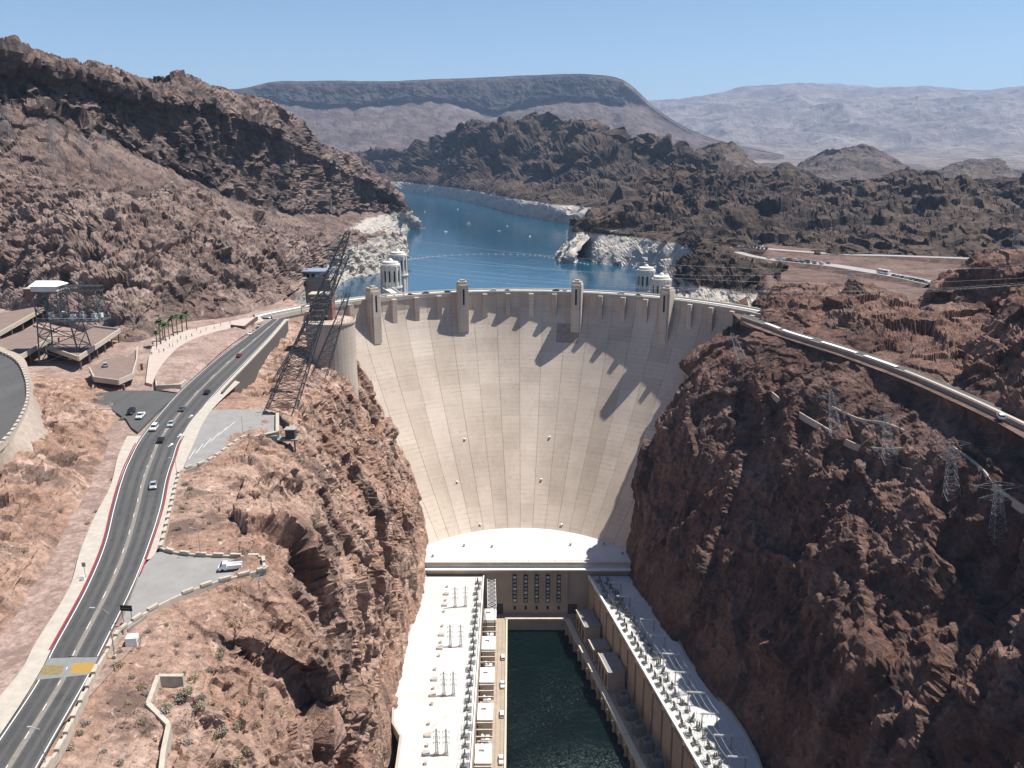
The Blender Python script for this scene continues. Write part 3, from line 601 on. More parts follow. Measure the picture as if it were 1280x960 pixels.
b = MB(); b.box((1.5 + 5 * 6.1 - 1.9, 417.4, -141.8), (1.1, 1.1, 19)); b.build('pier', facade, cen)
for x in (-7.5, 33.5): b = MB(); b.box((x, 417.9, -157), (5, .5, 6)); b.build('door', plain('door_dark', (.06, .05, .045), .7), cen)
# roof seams: shallow battens laid across the white roof
for k in range(6):
    b = MB(); x = -34 + k * 14.5; b.bar((x, 420, PZ + .02), (CX + (x - CX) * .8, CY + math.sqrt(max(1, rp * rp - ((x - CX) * .8) ** 2)) - 1, PZ + .02), .12); b.build('roof_seam', conc, cen)
# ---- river deck and tailrace
deckm = plain('deck_concrete', (.33, .265, .2), .9, var=.12, scale=.2)
rx = lambda y: 28.9 + (416 - y) * (24.6 / 119.0)       # right edge of the water
fx = lambda y: 41.7 + (417 - y) * (29.0 / 149.0)       # right wing facade
deck = thing('river_deck', 'tan concrete deck framing the dark tailrace water on three sides', 'deck', (10, 414, -167))
b = MB(); b.prism([(-15.2, 100), (-3.1, 100), (-3.1, 412.6), (-15.2, 412.6)], -175, DZ); b.build('slab', deckm, deck)
b = MB(); b.prism([(-15.2, 412.6), (rx(412.6) + 1.5, 412.6), (45, 417.9), (-15.2, 417.9)], -175, DZ); b.build('slab', deckm, deck)
b = MB(); b.prism([(rx(412.6), 412.55), (rx(120), 120), (fx(120) + .5, 120), (fx(412.6) + .5, 412.55)], -175, DZ); b.build('slab', deckm, deck)
cop = plain('coping_tan', (.52, .45, .36), .85, var=.1, scale=.4)
b = MB(); b.box(((-3.1 + 29) / 2, 412.2, DZ + .1), (33.5, 1.3, .9)); b.build('coping', cop, deck)
b = MB(); b.box((-2.9, 256, DZ + .1), (.9, 312, .9)); b.build('coping', cop, deck)
dy = 24
for y in range(412, 130, -dy):
    a, c2 = (rx(y) - .5, y), (rx(y - dy + .5) - .5, y - dy + .5)
    b = MB(); b.prism([a, c2, (c2[0] + 2.6, c2[1]), (a[0] + 2.6, a[1])], DZ - 1.2, DZ + .55); b.build('coping', cop, deck)
for k in range(34):
    y = 408 - k * 8.0; b = MB(); b.box((rx(y) - .7, y, -166), (1.3, 1.6, 10), -R(11)); b.build('buttress', deckm, deck)
# ---- left wing
lw = thing('power_plant_wing', 'left power plant wing with bright white roof along the canyon wall', 'building', (-30, 310, DZ))
edge = [pz(u, v, WZ) for u, v in ((534, 712), (529, 735), (516, 762), (514, 782), (506, 806), (505, 822), (492, 856), (491, 905), (501, 922), (495, 965), (492, 1010), (480, 1100))]
outer = [(min(p[0], -30), p[1]) for p in edge]
b = MB(); b.prism(outer + [(-15.4, outer[-1][1]), (-15.4, 416.5), (outer[0][0], 416.5)], WZ - 3, WZ); b.build('roof', roof_mat, lw)
b = MB(); b.prism([(-40, outer[-1][1] + .5), (-15.6, outer[-1][1] + .5), (-15.6, 416), (-40, 416)], -168, WZ - 3.01); b.build('wall', facade, lw)
b = MB(); b.wall([(p[0], p[1], WZ) for p in outer], .9, -3.4, .9); b.build('parapet', conc, lw)
b = MB(); b.box((-15.5, (416 + outer[-1][1]) / 2, WZ + .35), (.5, 416 - outer[-1][1], .9)); b.build('parapet', conc_w, lw)
# ---- right wing
rwg = thing('power_plant_wing', 'right power plant wing with tan pier facade and white roof half in shadow', 'building', (60, 310, DZ))
edge = [pz(u, v, WZ) for u, v in ((786, 704), (793, 722), (803, 742), (815, 760), (832, 776), (853, 787), (849, 803), (858, 822), (880, 850), (893, 868), (915, 893), (930, 915), (946, 945), (960, 985), (1000, 1080))]
outr = [(p[0], p[1]) for p in edge]
yb = outr[-1][1]
b = MB(); b.prism([(fx(416.5), 416.5), (outr[0][0], 416.5)] + outr + [(fx(yb), yb)], WZ - 2.5, WZ); b.build('roof', roof_mat, rwg)
b = MB(); b.wall([(p[0], p[1], WZ) for p in outr], .8, -3, .9); b.build('parapet', conc, rwg)
b = MB(); b.prism([(fx(416.5) + 2.4, 416.4), (fx(416.5) + 18, 416.4), (fx(yb) + 18, yb + .3), (fx(yb) + 2.4, yb + .3)], -168, WZ - 2.51); b.build('wall', plain('recess_brown', (.06, .045, .036), .9, var=.1), rwg)
b = MB(); b.prism([(fx(416) - .3, 416), (fx(416) + .6, 416), (fx(yb) + .6, yb), (fx(yb) - .3, yb)], WZ - .2, WZ + .9); b.build('parapet', conc_w, rwg)
y = 415.0; i = 0
while y > yb + 12:
    b = MB(); L = 9.0
    b.prism([(fx(y), y), (fx(y) + 2.3, y), (fx(y - L) + 2.3, y - L), (fx(y - L), y - L)], DZ - 1, WZ - .3)
    b.build('facade_panel', facade, rwg); y -= L + 2.1
# ================================================================ roads, walls and buildings on the Nevada (left) side
def crp(pts, n): return [tuple(p) for p in cr(np.array([list(p) for p in pts], float), n, 0)]
def pzs(L, z=0.0): return [tuple(pz(u, v, z)) for u, v in L]
def side(pts, d):                            # offset a polyline to its right in plan
    out = []
    for i, p in enumerate(pts):
        a = pts[max(0, i - 1)]; c = pts[min(len(pts) - 1, i + 1)]; dx, dy_ = c[0] - a[0], c[1] - a[1]; l = math.hypot(dx, dy_) or 1
        out.append((p[0] + dy_ / l * d, p[1] - dx / l * d, p[2]))
    return out
rd = NT('road_asphalt')
rcol = rd.ramp(rd.noise(.12, 6, .65, vec=rd.scaled((1, .15, 1))), [(.3, (.062, .06, .058)), (.7, (.095, .092, .088))])
rcol = rd.mix(rd.ramp(rd.noise(2.5, 4, .7), [(.4, 0), (.75, .3)]), rcol, (.12, .116, .112))
crk = rd.n('ShaderNodeTexVoronoi', feature='DISTANCE_TO_EDGE'); crk.inputs['Scale'].default_value = .18
rd.l(rd.scaled((1, .6, 1)), crk.inputs['Vector'])
rcol = rd.mix(rd.ramp(crk.outputs[0], [(.0, .5), (.012, 0)]), rcol, (.05, .048, .046))
road_mat = rd.done(rcol, .88)
lotm = plain('lot_concrete', (.24, .23, .215), .9, var=.1, scale=.25)
walk = plain('sidewalk_pale', (.4, .355, .3), .9, var=.12, scale=.5)
redp = plain('kerb_red_paint', (.25, .04, .045), .6, var=.2, scale=2)
whp = plain('paint_white', (.72, .71, .68), .6, var=.1, scale=3)
asph_w = plain('asphalt_worn', (.06, .058, .056), .8, var=.2, scale=.35)
tanp = plain('median_tan', (.2, .175, .15), .9, var=.15, scale=1.5)
ylp = NT('paint_yellow_grid'); yw = ylp.n('ShaderNodeTexBrick'); yw.inputs['Scale'].default_value = 1.6
yw.inputs['Color1'].default_value = (.36, .22, .05, 1); yw.inputs['Color2'].default_value = (.32, .19, .045, 1); yw.inputs['Mortar'].default_value = (.3, .2, .05, 1)
ylp.l(ylp.pos, yw.inputs['Vector']); yel_mat = ylp.done(yw.outputs[0], .7)
stone = NT('masonry_brown'); sv = stone.n('ShaderNodeTexVoronoi'); sv.inputs['Scale'].default_value = 1.6; stone.l(stone.pos, sv.inputs['Vector'])
stone_mat = stone.done(stone.mix(.5, stone.ramp(sv.outputs['Color'], [(.2, (.2, .15, .12)), (.8, (.33, .26, .21))]), (.27, .21, .17)), .9)
wallc = plain('parapet_tan', (.42, .36, .29), .9, var=.14, scale=.8)
LVU = [(1005, -60), (920, 0), (852, 45), (812, 64), (735, 106), (680, 129), (635, 140), (600, 150), (575, 160), (543, 178), (494, 219), (454, 263), (424, 303), (399, 339)]
RVU = [(1010, 20), (960, 51), (895, 82), (850, 110), (810, 130), (777, 150), (725, 171), (687, 186), (650, 200), (600, 210), (562, 222), (525, 239), (470, 291), (430, 330), (393, 362)]
def uat(T, v): T = sorted(T); return float(np.interp(v, [t[0] for t in T], [t[1] for t in T]))
NL = crp(pzs([(u, v) for v, u in LVU]), 110)
NRt = crp(pzs([(uat(RVU, v), v) for v, u in LVU]), 110)
b = MB(); b.ribbon(NL, NRt); road = b.build('road', road_mat); tag(road, 'grey two-lane road climbing beside the left canyon rim', None, None, 'structure')
mid = lambda f: [tuple(np.array(a) * (1 - f) + np.array(c) * f) for a, c in zip(NL, NRt)]
def strip(name, f, wd, mat, z, i0=0, i1=110):
    m = mid(f)[i0:i1]; b = MB(); b.ribbon(side(m, -wd / 2), side(m, wd / 2), z); return b.build(name, mat, road)
strip('median_band', .5, .9, tanp, .012)
for f_ in (.17, .36, .64, .83): strip('wheel_track', f_, 1.0, asph_w, .006)
strip('edge_line', .045, .16, whp, .012); strip('edge_line', .955, .16, whp, .012)
for i in range(0, 108, 4): strip('lane_dash', .47, .1, whp, .02, i, i + 2)
for u, v in ((213, 528), (213, 557), (238, 521), (224, 545)):
    p = pz(u, v); b = MB(); b.box((p[0], p[1], .02), (.3, 2.2, .01), -.25); b.add([(p[0] - .7, p[1] + 1, .026), (p[0] + .6, p[1] + 1.2, .026), (p[0] - .3, p[1] + 2.4, .026)], [(0, 1, 2)]); b.build('arrow_mark', whp, road)
def kerb(pts, mat, name='kerb', h=.16, wd=.35):
    b = MB(); b.wall(pts, wd, -.3, h); return b.build(name, mat, road)
kl = side(NL, -.2); kerb(kl[25:74], redp); kr = side(NRt, .2); kerb(kr[36:76], redp)
# pale slab with two yellow grid patches
ps = pzs([(60, 823), (123, 821), (113, 843), (45, 850)]); b = MB(); b.add([(x, y, .016) for x, y, z in ps], [(3, 2, 1, 0)]); b.build('crossing_slab', plain('slab_grey', (.2, .196, .19), .9, var=.1, scale=1), road)
for k, q in enumerate((((54, 832), (81, 831), (76, 843), (50, 844)), ((91, 829), (119, 828), (115, 841), (87, 842)))):
    b = MB(); b.add([(x, y, .024) for x, y, z in pzs(q)], [(3, 2, 1, 0)]); b.build('grid_patch', yel_mat if k else plain('grid_patch_worn', (.2, .16, .07), .8, var=.3, scale=2), road)
# left sidewalk
LOV = [(1000, -80), (940, -38), (882, 0), (837, 36), (802, 54), (735, 94), (690, 107), (645, 125), (607, 144), (570, 153), (545, 164)]
LO = crp(pzs([(u, v) for v, u in LOV]), 60); LI = crp(pzs([(uat(LVU, v) - .3, v) for v, u in LOV]), 60)
b = MB(); b.ribbon(LO, LI, .1); b.ribbon(side(LO, -1.2), LO, .1); sw = b.build('sidewalk', walk); sw['kind'] = 'structure'
# right sidewalk and parking lots
RO = crp(pzs([(180, 700), (197, 686), (222, 600), (228, 588), (240, 560), (262, 516), (300, 478)]), 40)
RI = crp(pzs([(uat(RVU, v) + .4, v) for v in (732, 686, 630, 596, 566, 526, 474)]), 40)
b = MB(); b.ribbon(RI, RO, .12); sw = b.build('sidewalk', walk); sw['kind'] = 'structure'
lot1 = pzs([(160, 786), (200, 757), (260, 733), (331, 714), (327, 698), (285, 697), (200, 690), (187, 692), (172, 726), (151, 779)])
b = MB(); b.prism([p[:2] for p in lot1], -3, .03); lo = b.build('parking_lot', lotm); lo['kind'] = 'structure'
lot2 = pzs([(228, 590), (262, 578), (302, 551), (332, 546), (346, 545), (345, 520), (330, 512), (262, 512), (240, 556)])
b = MB(); b.prism([p[:2] for p in lot2], -4, .03); lo2 = b.build('parking_lot', lotm); lo2['kind'] = 'structure'
for k in range(6):
    a, c2 = pz(236 + k * 9, 574 - k * 7.2), pz(244 + k * 10, 562 - k * 7)
    b = MB(); b.wall([(a[0], a[1], .035), (c2[0], c2[1], .035)], .14, 0, .006); b.build('bay_line', whp, lo2)
b = MB(); b.ribbon(NRt[80:], side(NRt, 2.2)[80:], .14); sw = b.build('sidewalk', walk); sw['kind'] = 'structure'
b = MB(); b.wall(side(NRt, 2.5)[84:108], .6, -11, .95); o = b.build('viaduct_wall', plain('viaduct_dark', (.1, .085, .075), .9)); tag(o, 'dark retaining wall carrying the road above the cliff near the crest', 'wall')
jn = pzs([(120, 492), (150, 488), (190, 488), (222, 492), (200, 512), (172, 540), (164, 534), (158, 524), (140, 512), (118, 505)])
b = MB(); b.prism([p[:2] for p in jn], -2, -.006); o = b.build('junction', road_mat); tag(o, 'asphalt junction where the garage road meets the main road', None, None, 'structure')
def crenel(name, label, pts, bh=.55, mh=.5, ml=2.4, gap=1.6, th=.5, group=None, zb=-1.2):
    root = thing(name, label, 'wall', pts[len(pts) // 2], 0, group)
    b = MB(); b.wall(pts, th, zb, bh); b.build('wall_base', wallc, root)
    acc = 0; mat = wallc; me = None
    for a, c in zip(pts[:-1], pts[1:]):
        a = Vector(a); c = Vector(c); L = (c - a).length; d = (c - a) / L; x = -acc
        while x < L - .2:
            if x >= 0:
                p = a + d * x
                if me is None: me = MB().box((0, 0, mh / 2), (ml, th + .24, mh)).mesh('merlon', wallc)
                o = bpy.data.objects.new('merlon', me); COL.objects.link(o); o.parent = root
                o.location = (p.x - root.location.x, p.y - root.location.y, p.z + bh + .003 - root.location.z); o.rotation_euler = (0, 0, math.atan2(d.y, d.x))
            x += ml + gap
        acc = L - x
    return root
w1 = crp(pzs([(34, 1010), (58, 962), (76, 935), (102, 879), (125, 831), (151, 789)]), 30)
crenel('parapet_wall', 'notched tan parapet along the road at the lower left', w1)
w2 = crp(pzs([(153, 789), (180, 770), (215, 751), (260, 733), (300, 722), (331, 714)]), 24)
crenel('parapet_wall', 'curved notched parapet along the near edge of the lower parking lot', w2)
w3 = pzs([(331, 713), (329, 699)]) + crp(pzs([(327, 698), (285, 697), (240, 695), (212, 691), (200, 686)]), 12)
crenel('parapet_wall', 'dark notched parapet behind the white truck', w3)
w4 = crp(pzs([(202, 684), (213, 640), (222, 602), (229, 589), (262, 577), (301, 550), (318, 548)]), 30)
crenel('parapet_wall', 'stepped notched parapet between the sidewalk and the upper parking lot', w4)
# masonry retaining wall below the lower lot
b = MB(); pts = [(p[0] + .5, p[1] - .5, -.6) for p in w2]; n = len(pts)
low = [(p[0] + 2.5 * i / n, p[1] - 3.5 * i / n, -1 - 8.0 * (i / n)) for i, p in enumerate(pts)]
b.ribbon(pts, low); o = b.build('retaining_wall', stone_mat); tag(o, 'brown masonry retaining wall below the curved lot parapet', 'wall')
# retaining wall and hut at the end of the upper lot
q = pzs([(318, 549), (347, 543), (347, 520)]); rt = thing('retaining_wall', 'tall grey concrete retaining wall at the end of the upper parking lot', 'wall', (q[1][0], q[1][1], -12))
b = MB(); b.wall(q, .8, -12, .9); b.build('wall_face', lotm, rt)
b = MB(); b.wall([(p[0], p[1], .9) for p in q], 1.1, .003, .25); b.build('coping', wallc, rt)
hp = pz(364, 546, -1); hut = thing('hut', 'small dark hut on a platform at the cliff edge', 'hut', (hp[0], hp[1], -3))
b = MB(); b.box((hp[0] - 2, hp[1], -1.6), (9, 4, .5)); b.build('platform', lotm, hut)
b = MB(); b.box((hp[0], hp[1], .2), (3, 2.8, 3)); b.build('wall', plain('hut_dark', (.07, .06, .055), .8), hut)
b = MB(); b.box((hp[0], hp[1], 1.85), (3.6, 3.4, .3)); b.build('roof', plain('hut_roof', (.3, .29, .28), .7), hut)
b = MB(); b.bar((hp[0] - 5, hp[1], -1.8), (hp[0] - 5, hp[1], -8), .3); b.bar((hp[0] + 1, hp[1], -1.8), (hp[0] + 1, hp[1], -9), .3); b.build('support', plain('steel_dark', (.09, .088, .085), .6), hut)
# lower zigzag wall on the slope
zz = [tuple(pz(u, v, z)) for u, v, z in ((230, 853, -2.2), (199, 853, -2.0), (186, 888, -3.0), (212, 914, -4.2), (205, 950, -4.4), (200, 1000, -4.6))]
b = MB(); b.wall(zz, .8, -2.5, 1.5); o = b.build('slope_wall', wallc); tag(o, 'angled tan wall zigzagging down the near slope', 'wall')
# ---- upper curved road with lined slope
UZ = 13.0
ur = crp(pzs([(-60, 600), (0, 556), (22, 528), (33, 500), (30, 472), (16, 450), (-20, 435), (-60, 425)], UZ), 40)
b = MB(); b.ribbon(side(ur, -14), ur); o = b.build('road', road_mat); tag(o, 'curving grey road at the left edge', None, None, 'structure')
crenel('parapet_wall', 'notched pale parapet on the curving road at the left edge', side(ur, .4))
b = MB(); lo_ = crp([tuple(pz(u, v, z)) for u, v, z in ((-60, 640, 8), (0, 592, 6), (58, 572, 4.5), (62, 548, 4.2), (54, 520, 5), (38, 470, 6), (20, 440, 6), (-60, 415, 6))], 40)
b.ribbon(side(ur, .3), lo_, -.3); b.ribbon(lo_, [(p[0] + 1, p[1], p[2] - 9) for p in lo_], -.3); o = b.build('lined_slope', plain('shotcrete', (.33, .27, .22), .95, var=.2, scale=.6)); tag(o, 'smooth tan concrete-lined slope below the curving road', 'slope')
# ---- visitor plaza and stone-faced mound
pp = pzs([(186, 446), (192, 428), (215, 418), (250, 409), (300, 399), (325, 395), (330, 401), (296, 410), (250, 421), (220, 438), (196, 466), (190, 480), (182, 478)], .4)
b = MB(); b.prism([p[:2] for p in pp], -1, .4); o = b.build('plaza_paving', plain('plaza_pink', (.42, .35, .3), .9, var=.1, scale=.4)); tag(o, 'pale visitor plaza', None, None, 'structure')
mA = crp(pzs([(196, 486), (198, 468), (222, 440), (252, 424), (297, 412), (316, 409)], .2), 40); mB = crp(pzs([(222, 490), (232, 480), (252, 462), (276, 440), (300, 422), (318, 411)], .1), 40)
Vg = np.array([[np.array(a) * (1 - f) + np.array(c) * f + np.array([0, 0, 1.9 * (1 - f) ** .7 * (1 - abs(2 * j / 39 - 1) ** 6) - .25]) for j, (a, c) in enumerate(zip(mA, mB))] for f in np.linspace(0, 1, 14)])
o = grid_obj('stone_mound', Vg, rk_dirt, True); tag(o, 'pink stone-faced mound between plaza and road', None, None, 'structure')
b = MB(); b.wall(mA, .5, -.6, 1.1); o = b.build('plaza_wall', wallc); tag(o, 'low curved wall edging the stone mound below the plaza', 'wall')
b = MB(); b.wall(pzs([(196, 487), (226, 486), (232, 480)]), .6, -.4, 1.8); o = b.build('plaza_wall', wallc); tag(o, 'short low wall at the near foot of the stone mound', 'wall')
q = pzs([(289, 412), (306, 414), (322, 401)]); b = MB(); b.wall(q, .6, -.5, 2.6); o = b.build('portal_wall', plain('brick_dark', (.13, .075, .06), .9)); tag(o, 'dark red wall where the plaza meets the crest road', 'wall')
# ---- parking garage
steel_d = plain('steel_grey_dark', (.1, .103, .104), .55, .3, var=.2, scale=1)
steel_l = plain('steel_grey_light', (.58, .585, .58), .5, .1, var=.15, scale=1)
brick = plain('garage_red', (.2, .105, .08), .9, var=.15, scale=.6)
gtop = plain('garage_deck', (.19, .14, .115), .9, var=.12, scale=.3)
gr = thing('parking_garage', 'stepped open parking garage with long flat brown decks', 'garage', tuple(pz(60, 440, 0)))
GZ = 5.0
for poly in (((98, 448), (150, 413), (118, 409), (58, 434)), ((25, 447), (75, 417), (42, 408), (-14, 430)), ((-20, 428), (55, 386), (54, 382), (-40, 398))):
    q = [tuple(pz(u, v, GZ)) for u, v in poly]
    b = MB(); b.prism([p[:2] for p in q], GZ - .5, GZ); dk = b.build('deck', gtop, gr)
    b = MB(); b.wall([q[3], q[0], q[1], q[2]], .6, -1.1, .95); pb = b.build('edge_beam', wallc, gr)
    for f in np.linspace(.04, .96, 6):
        for (A, B) in ((q[0], q[1]), (q[3], q[2])):
            p = np.array(A) * (1 - f) + np.array(B) * f; b = MB(); b.box((p[0] - .6, p[1] + .6, GZ / 2 - .6), (.6, .6, GZ - .2)); b.build('column', brick, gr)
    a, c2 = q[3], q[2]; b = MB(); b.wall([(a[0], a[1], 0), (c2[0], c2[1], 0)], .4, -1, GZ - .6); b.build('back_wall', brick, gr)
rq = pzs([(112, 462), (130, 449), (160, 446), (172, 436), (171, 452), (166, 470), (148, 478), (118, 474)], 3.0)
rp2 = thing('curved_ramp', 'curved ramp with parapet at the near end of the garage', 'ramp', (rq[0][0], rq[0][1], 0))
b = MB(); b.prism([p[:2] for p in rq], 2.0, 3.0); b.build('slab', gtop, rp2); b = MB(); b.wall(rq[3:] + rq[:1], .5, -1.0, 1.1); b.build('parapet', wallc, rp2)
for p in rq[::2]: b = MB(); b.box((p[0] * .99, p[1] + .6, .5), (.8, .8, 3)); b.build('column', brick, rp2)
hp = pz(45, 380, 4); ht_ = thing('brick_hut', 'red brick stair tower with overhanging flat roof on the garage', 'tower', (hp[0], hp[1], 0))
b = MB(); b.box((hp[0], hp[1], 6.5), (7.5, 6, 13)); b.build('wall', brick, ht_); b = MB(); b.box((hp[0] + 1.5, hp[1], 13.2), (12.5, 7.5, .5)); b.build('roof', wallc, ht_)
# ---- lattice helper
def lattice(b, base, top, n, r=.14, rb=.09):
    """base, top: four corners each; n bays"""
    base = [Vector(p) for p in base]; top = [Vector(p) for p in top]; m = len(base)
    for i in range(m): b.bar(base[i], top[i], r)
    for k in range(n):
        f0, f1 = k / n, (k + 1) / n
        for i in range(m):
            j = (i + 1) % m
            a, c, d, e = base[i].lerp(top[i], f0), base[j].lerp(top[j], f0), base[i].lerp(top[i], f1), base[j].lerp(top[j], f1)
            b.bar(d, e, rb)
            b.bar(a, e, rb); b.bar(c, d, rb)
    return b
def sq(c, w, d, rz=0):
    ca, sa = math.cos(rz), math.sin(rz)
    return [(c[0] + x * ca - y * sa, c[1] + x * sa + y * ca, c[2]) for x, y in ((-w, -d), (w, -d), (w, d), (-w, d))]
# ---- cableway head tower by the garage
tb = pz(84, 452, 1); T = (tb[0], tb[1] + 6)
hd = thing('cableway_tower', 'grey lattice cableway tower with white machine house beside the garage', 'tower', (T[0], T[1], 0))
b = MB(); lattice(b, sq((T[0] - 3, T[1], 0), 9, 6), sq((T[0] - 4, T[1], 18), 7, 5), 3, .35, .18); b.build('leg_frame', steel_d, hd)
b = MB(); b.box((T[0] + 2, T[1], 18.3), (28, 10, .5)); b.build('platform', steel_d, hd)
b = MB(); lattice(b, sq((T[0] - 6.5, T[1], 18.5), 5, 4), sq((T[0] - 6.5, T[1], 31), 5, 4), 3, .3, .16); b.build('upper_frame', steel_d, hd); b = MB(); lattice(b, sq((T[0] + 11, T[1], 18.5), 4.5, 4), sq((T[0] + 11, T[1], 31), 3.5, 3), 3, .25, .14)
b.build('upper_frame', steel_d, hd)
b = MB(); lattice(b, [(T[0] - 2, T[1] + y, z) for y, z in ((-2, 31), (2, 31), (2, 33), (-2, 33))], [(T[0] + 16, T[1] + y, z) for y, z in ((-2, 31), (2, 31), (2, 33), (-2, 33))], 8, .2, .12); b.build('top_truss', steel_d, hd)
b = MB(); b.box((T[0] - 6.5, T[1], 32.3), (11, 9, 2.4)); b.build('machine_house', plain('machine_house_grey', (.45, .46, .47), .6), hd)
b = MB(); x0 = T[0] - 6.5
b.add([(x0 - 6.2, T[1] - 5, 33.4), (x0 + 6.2, T[1] - 5, 33.4), (x0 + 6.2, T[1] + 5, 33.4), (x0 - 6.2, T[1] + 5, 33.4), (x0 - 5, T[1], 35.2), (x0 + 5, T[1], 35.2)], [(0, 1, 5, 4), (1, 2, 5), (2, 3, 4, 5), (3, 0, 4), (3, 2, 1, 0)])
b.build('machine_house_roof', plain('metal_white', (.8, .8, .8), .5), hd)
for k in range(9):
    b = MB(); random.seed(k); b.box((T[0] - 9 + k * 3, T[1] + random.uniform(-3, 2), 19.6 + random.random()), (1.6, 2.0, 1.6 + random.random() * 2)); b.build('machinery', steel_l if k % 3 else steel_d, hd)
b = MB()
for y in (-4.8, 4.8): b.bar((T[0] - 11, T[1] + y, 19.6), (T[0] + 16, T[1] + y, 19.6), .08); [b.bar((T[0] - 11 + i * 3, T[1] + y, 18.5), (T[0] - 11 + i * 3, T[1] + y, 19.6), .06) for i in range(10)]
b.build('railing', steel_l, hd)
# ---- round abutment platform with brick building
cy = thing('round_abutment', 'round concrete platform rising beside the left end of the dam', 'platform', (-90, 409, -40))
b = MB(); b.lathe((-90, 409, 0), [(12, -60), (12, 7.2), (12.5, 7.2), (12.5, 8.2), (12, 8.2)], 40); b.build('drum', dam_mat, cy, smooth=False)
b = MB(); pts = [(-90 + 12.1 * math.cos(a), 409 + 12.1 * math.sin(a), 8.2) for a in np.linspace(0, 2 * math.pi, 33)]
for z in (9, 9.7): b.tube([(x, y, z) for x, y, _ in pts], .07)
for x, y, z in pts[:-1]: b.bar((x, y, 8.2), (x, y, 9.7), .07)
b.build('railing', plain('railing_red', (.28, .08, .05), .6), cy)
bb = thing('brick_building', 'red-brown banded building standing on the round concrete platform', 'building', (-94, 412, 8.2))
b = MB(); b.box((-94, 412, 14.5), (11, 8, 12.6)); b.build('wall', brick, bb)
for k in range(4): b = MB(); b.box((-94.6, 407.8, 10.4 + k * 3), (8, .6, .8)); b.build('band', wallc, bb)
for k in range(4):
    for j in range(3): b = MB(); b.box((-97 + j * 2.6, 407.9, 9.2 + k * 3), (1.3, .3, 1.3)); b.build('window', dark, bb)
b = MB(); b.box((-94, 412, 21), (11.6, 8.6, .5)); b.build('roof', wallc, bb)
# ---- grey-roofed building on a block by the lake
gb = thing('lakeside_building', 'long low building with blue-grey roof above the left intake towers', 'building', (-140, 596, -12))
b = MB(); b.box((-141, 597, -6), (27, 20, 16)); b.build('base_block', stone_mat, gb)
b = MB(); b.box((-140, 598, 4.5), (22, 14, 5)); b.build('wall', conc, gb)
b = MB(); b.box((-141, 597, 7.4), (26, 18, .8)); b.build('roof', plain('roof_bluegrey', (.2, .25, .33), .5), gb)
for k in range(5): b = MB(); b.box((-148 + k * 4, 590.9, 4.6), (2.4, .3, 2.2)); b.build('window', dark, gb)
# ---- intake towers
def intake(label, x, y, zt):
    root = thing('intake_tower', label, 'tower', (x, y, LAKE - 6), 0, 'intake towers behind the dam')
    b = MB(); b.lathe((x, y, 0), [(6.6, LAKE - 6), (6.6, zt - 17), (6.2, zt - 16.9), (6.2, zt - 3), (6.6, zt - 2.9), (6.6, zt - 1.6), (5.6, zt - 1.5), (5.3, zt), (2, zt + .5), (1.4, zt + 1.6), (.4, zt + 2.4)], 24); b.build('shaft', conc_w2, root)
    for k in range(12):
        a = 2 * math.pi * (k + .5) / 12; b = MB(); b.box((x + 6.5 * math.cos(a), y + 6.5 * math.sin(a), zt - 10 - 14), (1.1, 1.1, 42), a); b.build('fin', conc_w2, root)
    for k in range(12):
        a = 2 * math.pi * k / 12; b = MB(); b.box((x + 6.16 * math.cos(a), y + 6.16 * math.sin(a), zt - 9.5), (.3, 1.0, 7.5), a); b.build('window', dark, root)
    b = MB(); b.lathe((x, y, 0), [(7.6, zt - 17.6), (7.6, zt - 16.6), (7.2, zt - 16.6)], 24); b.build('gallery', conc_w2, root)
    return root
conc_w2 = plain('concrete_pale', (.56, .53, .48), .9, var=.12, scale=.25)
for (u, v, y), lab in zip(((488, 327, 570), (497, 315, 640), (827, 345, 556), (808, 334, 610)),
    ('left front intake tower with fluted pale shaft near the dam crest', 'left rear intake tower standing in the lake beyond its twin', 'right front intake tower with fluted pale shaft near the dam crest', 'right rear intake tower standing in the lake beyond its twin')):
    p = py(u, v, y); intake(lab, p[0], y, p[2])
for a, c2, lab in (((-84, 562, -.5), (-70, 528, -.5), 'left'), ((104, 550, -2), (94, 522, -2), 'right')):
    o = thing('intake_bridge', 'short concrete bridge from the crest to the %s front intake tower' % lab, 'bridge', ((a[0] + c2[0]) / 2, (a[1] + c2[1]) / 2, -20))
    b = MB(); b.wall([a, c2], 6, -1.5, 0); b.build('slab', conc_w2, o); b = MB(); b.wall(side([a, c2], 3.2), .4, -2, 1.1); b.wall(side([a, c2], -3.2), .4, -2, 1.1); b.build('parapet', conc_w2, o)
    b = MB(); m = ((a[0] + c2[0]) / 2, (a[1] + c2[1]) / 2); b.box((m[0], m[1], -20), (4, 4, 37)); b.build('pier', conc_w2, o)
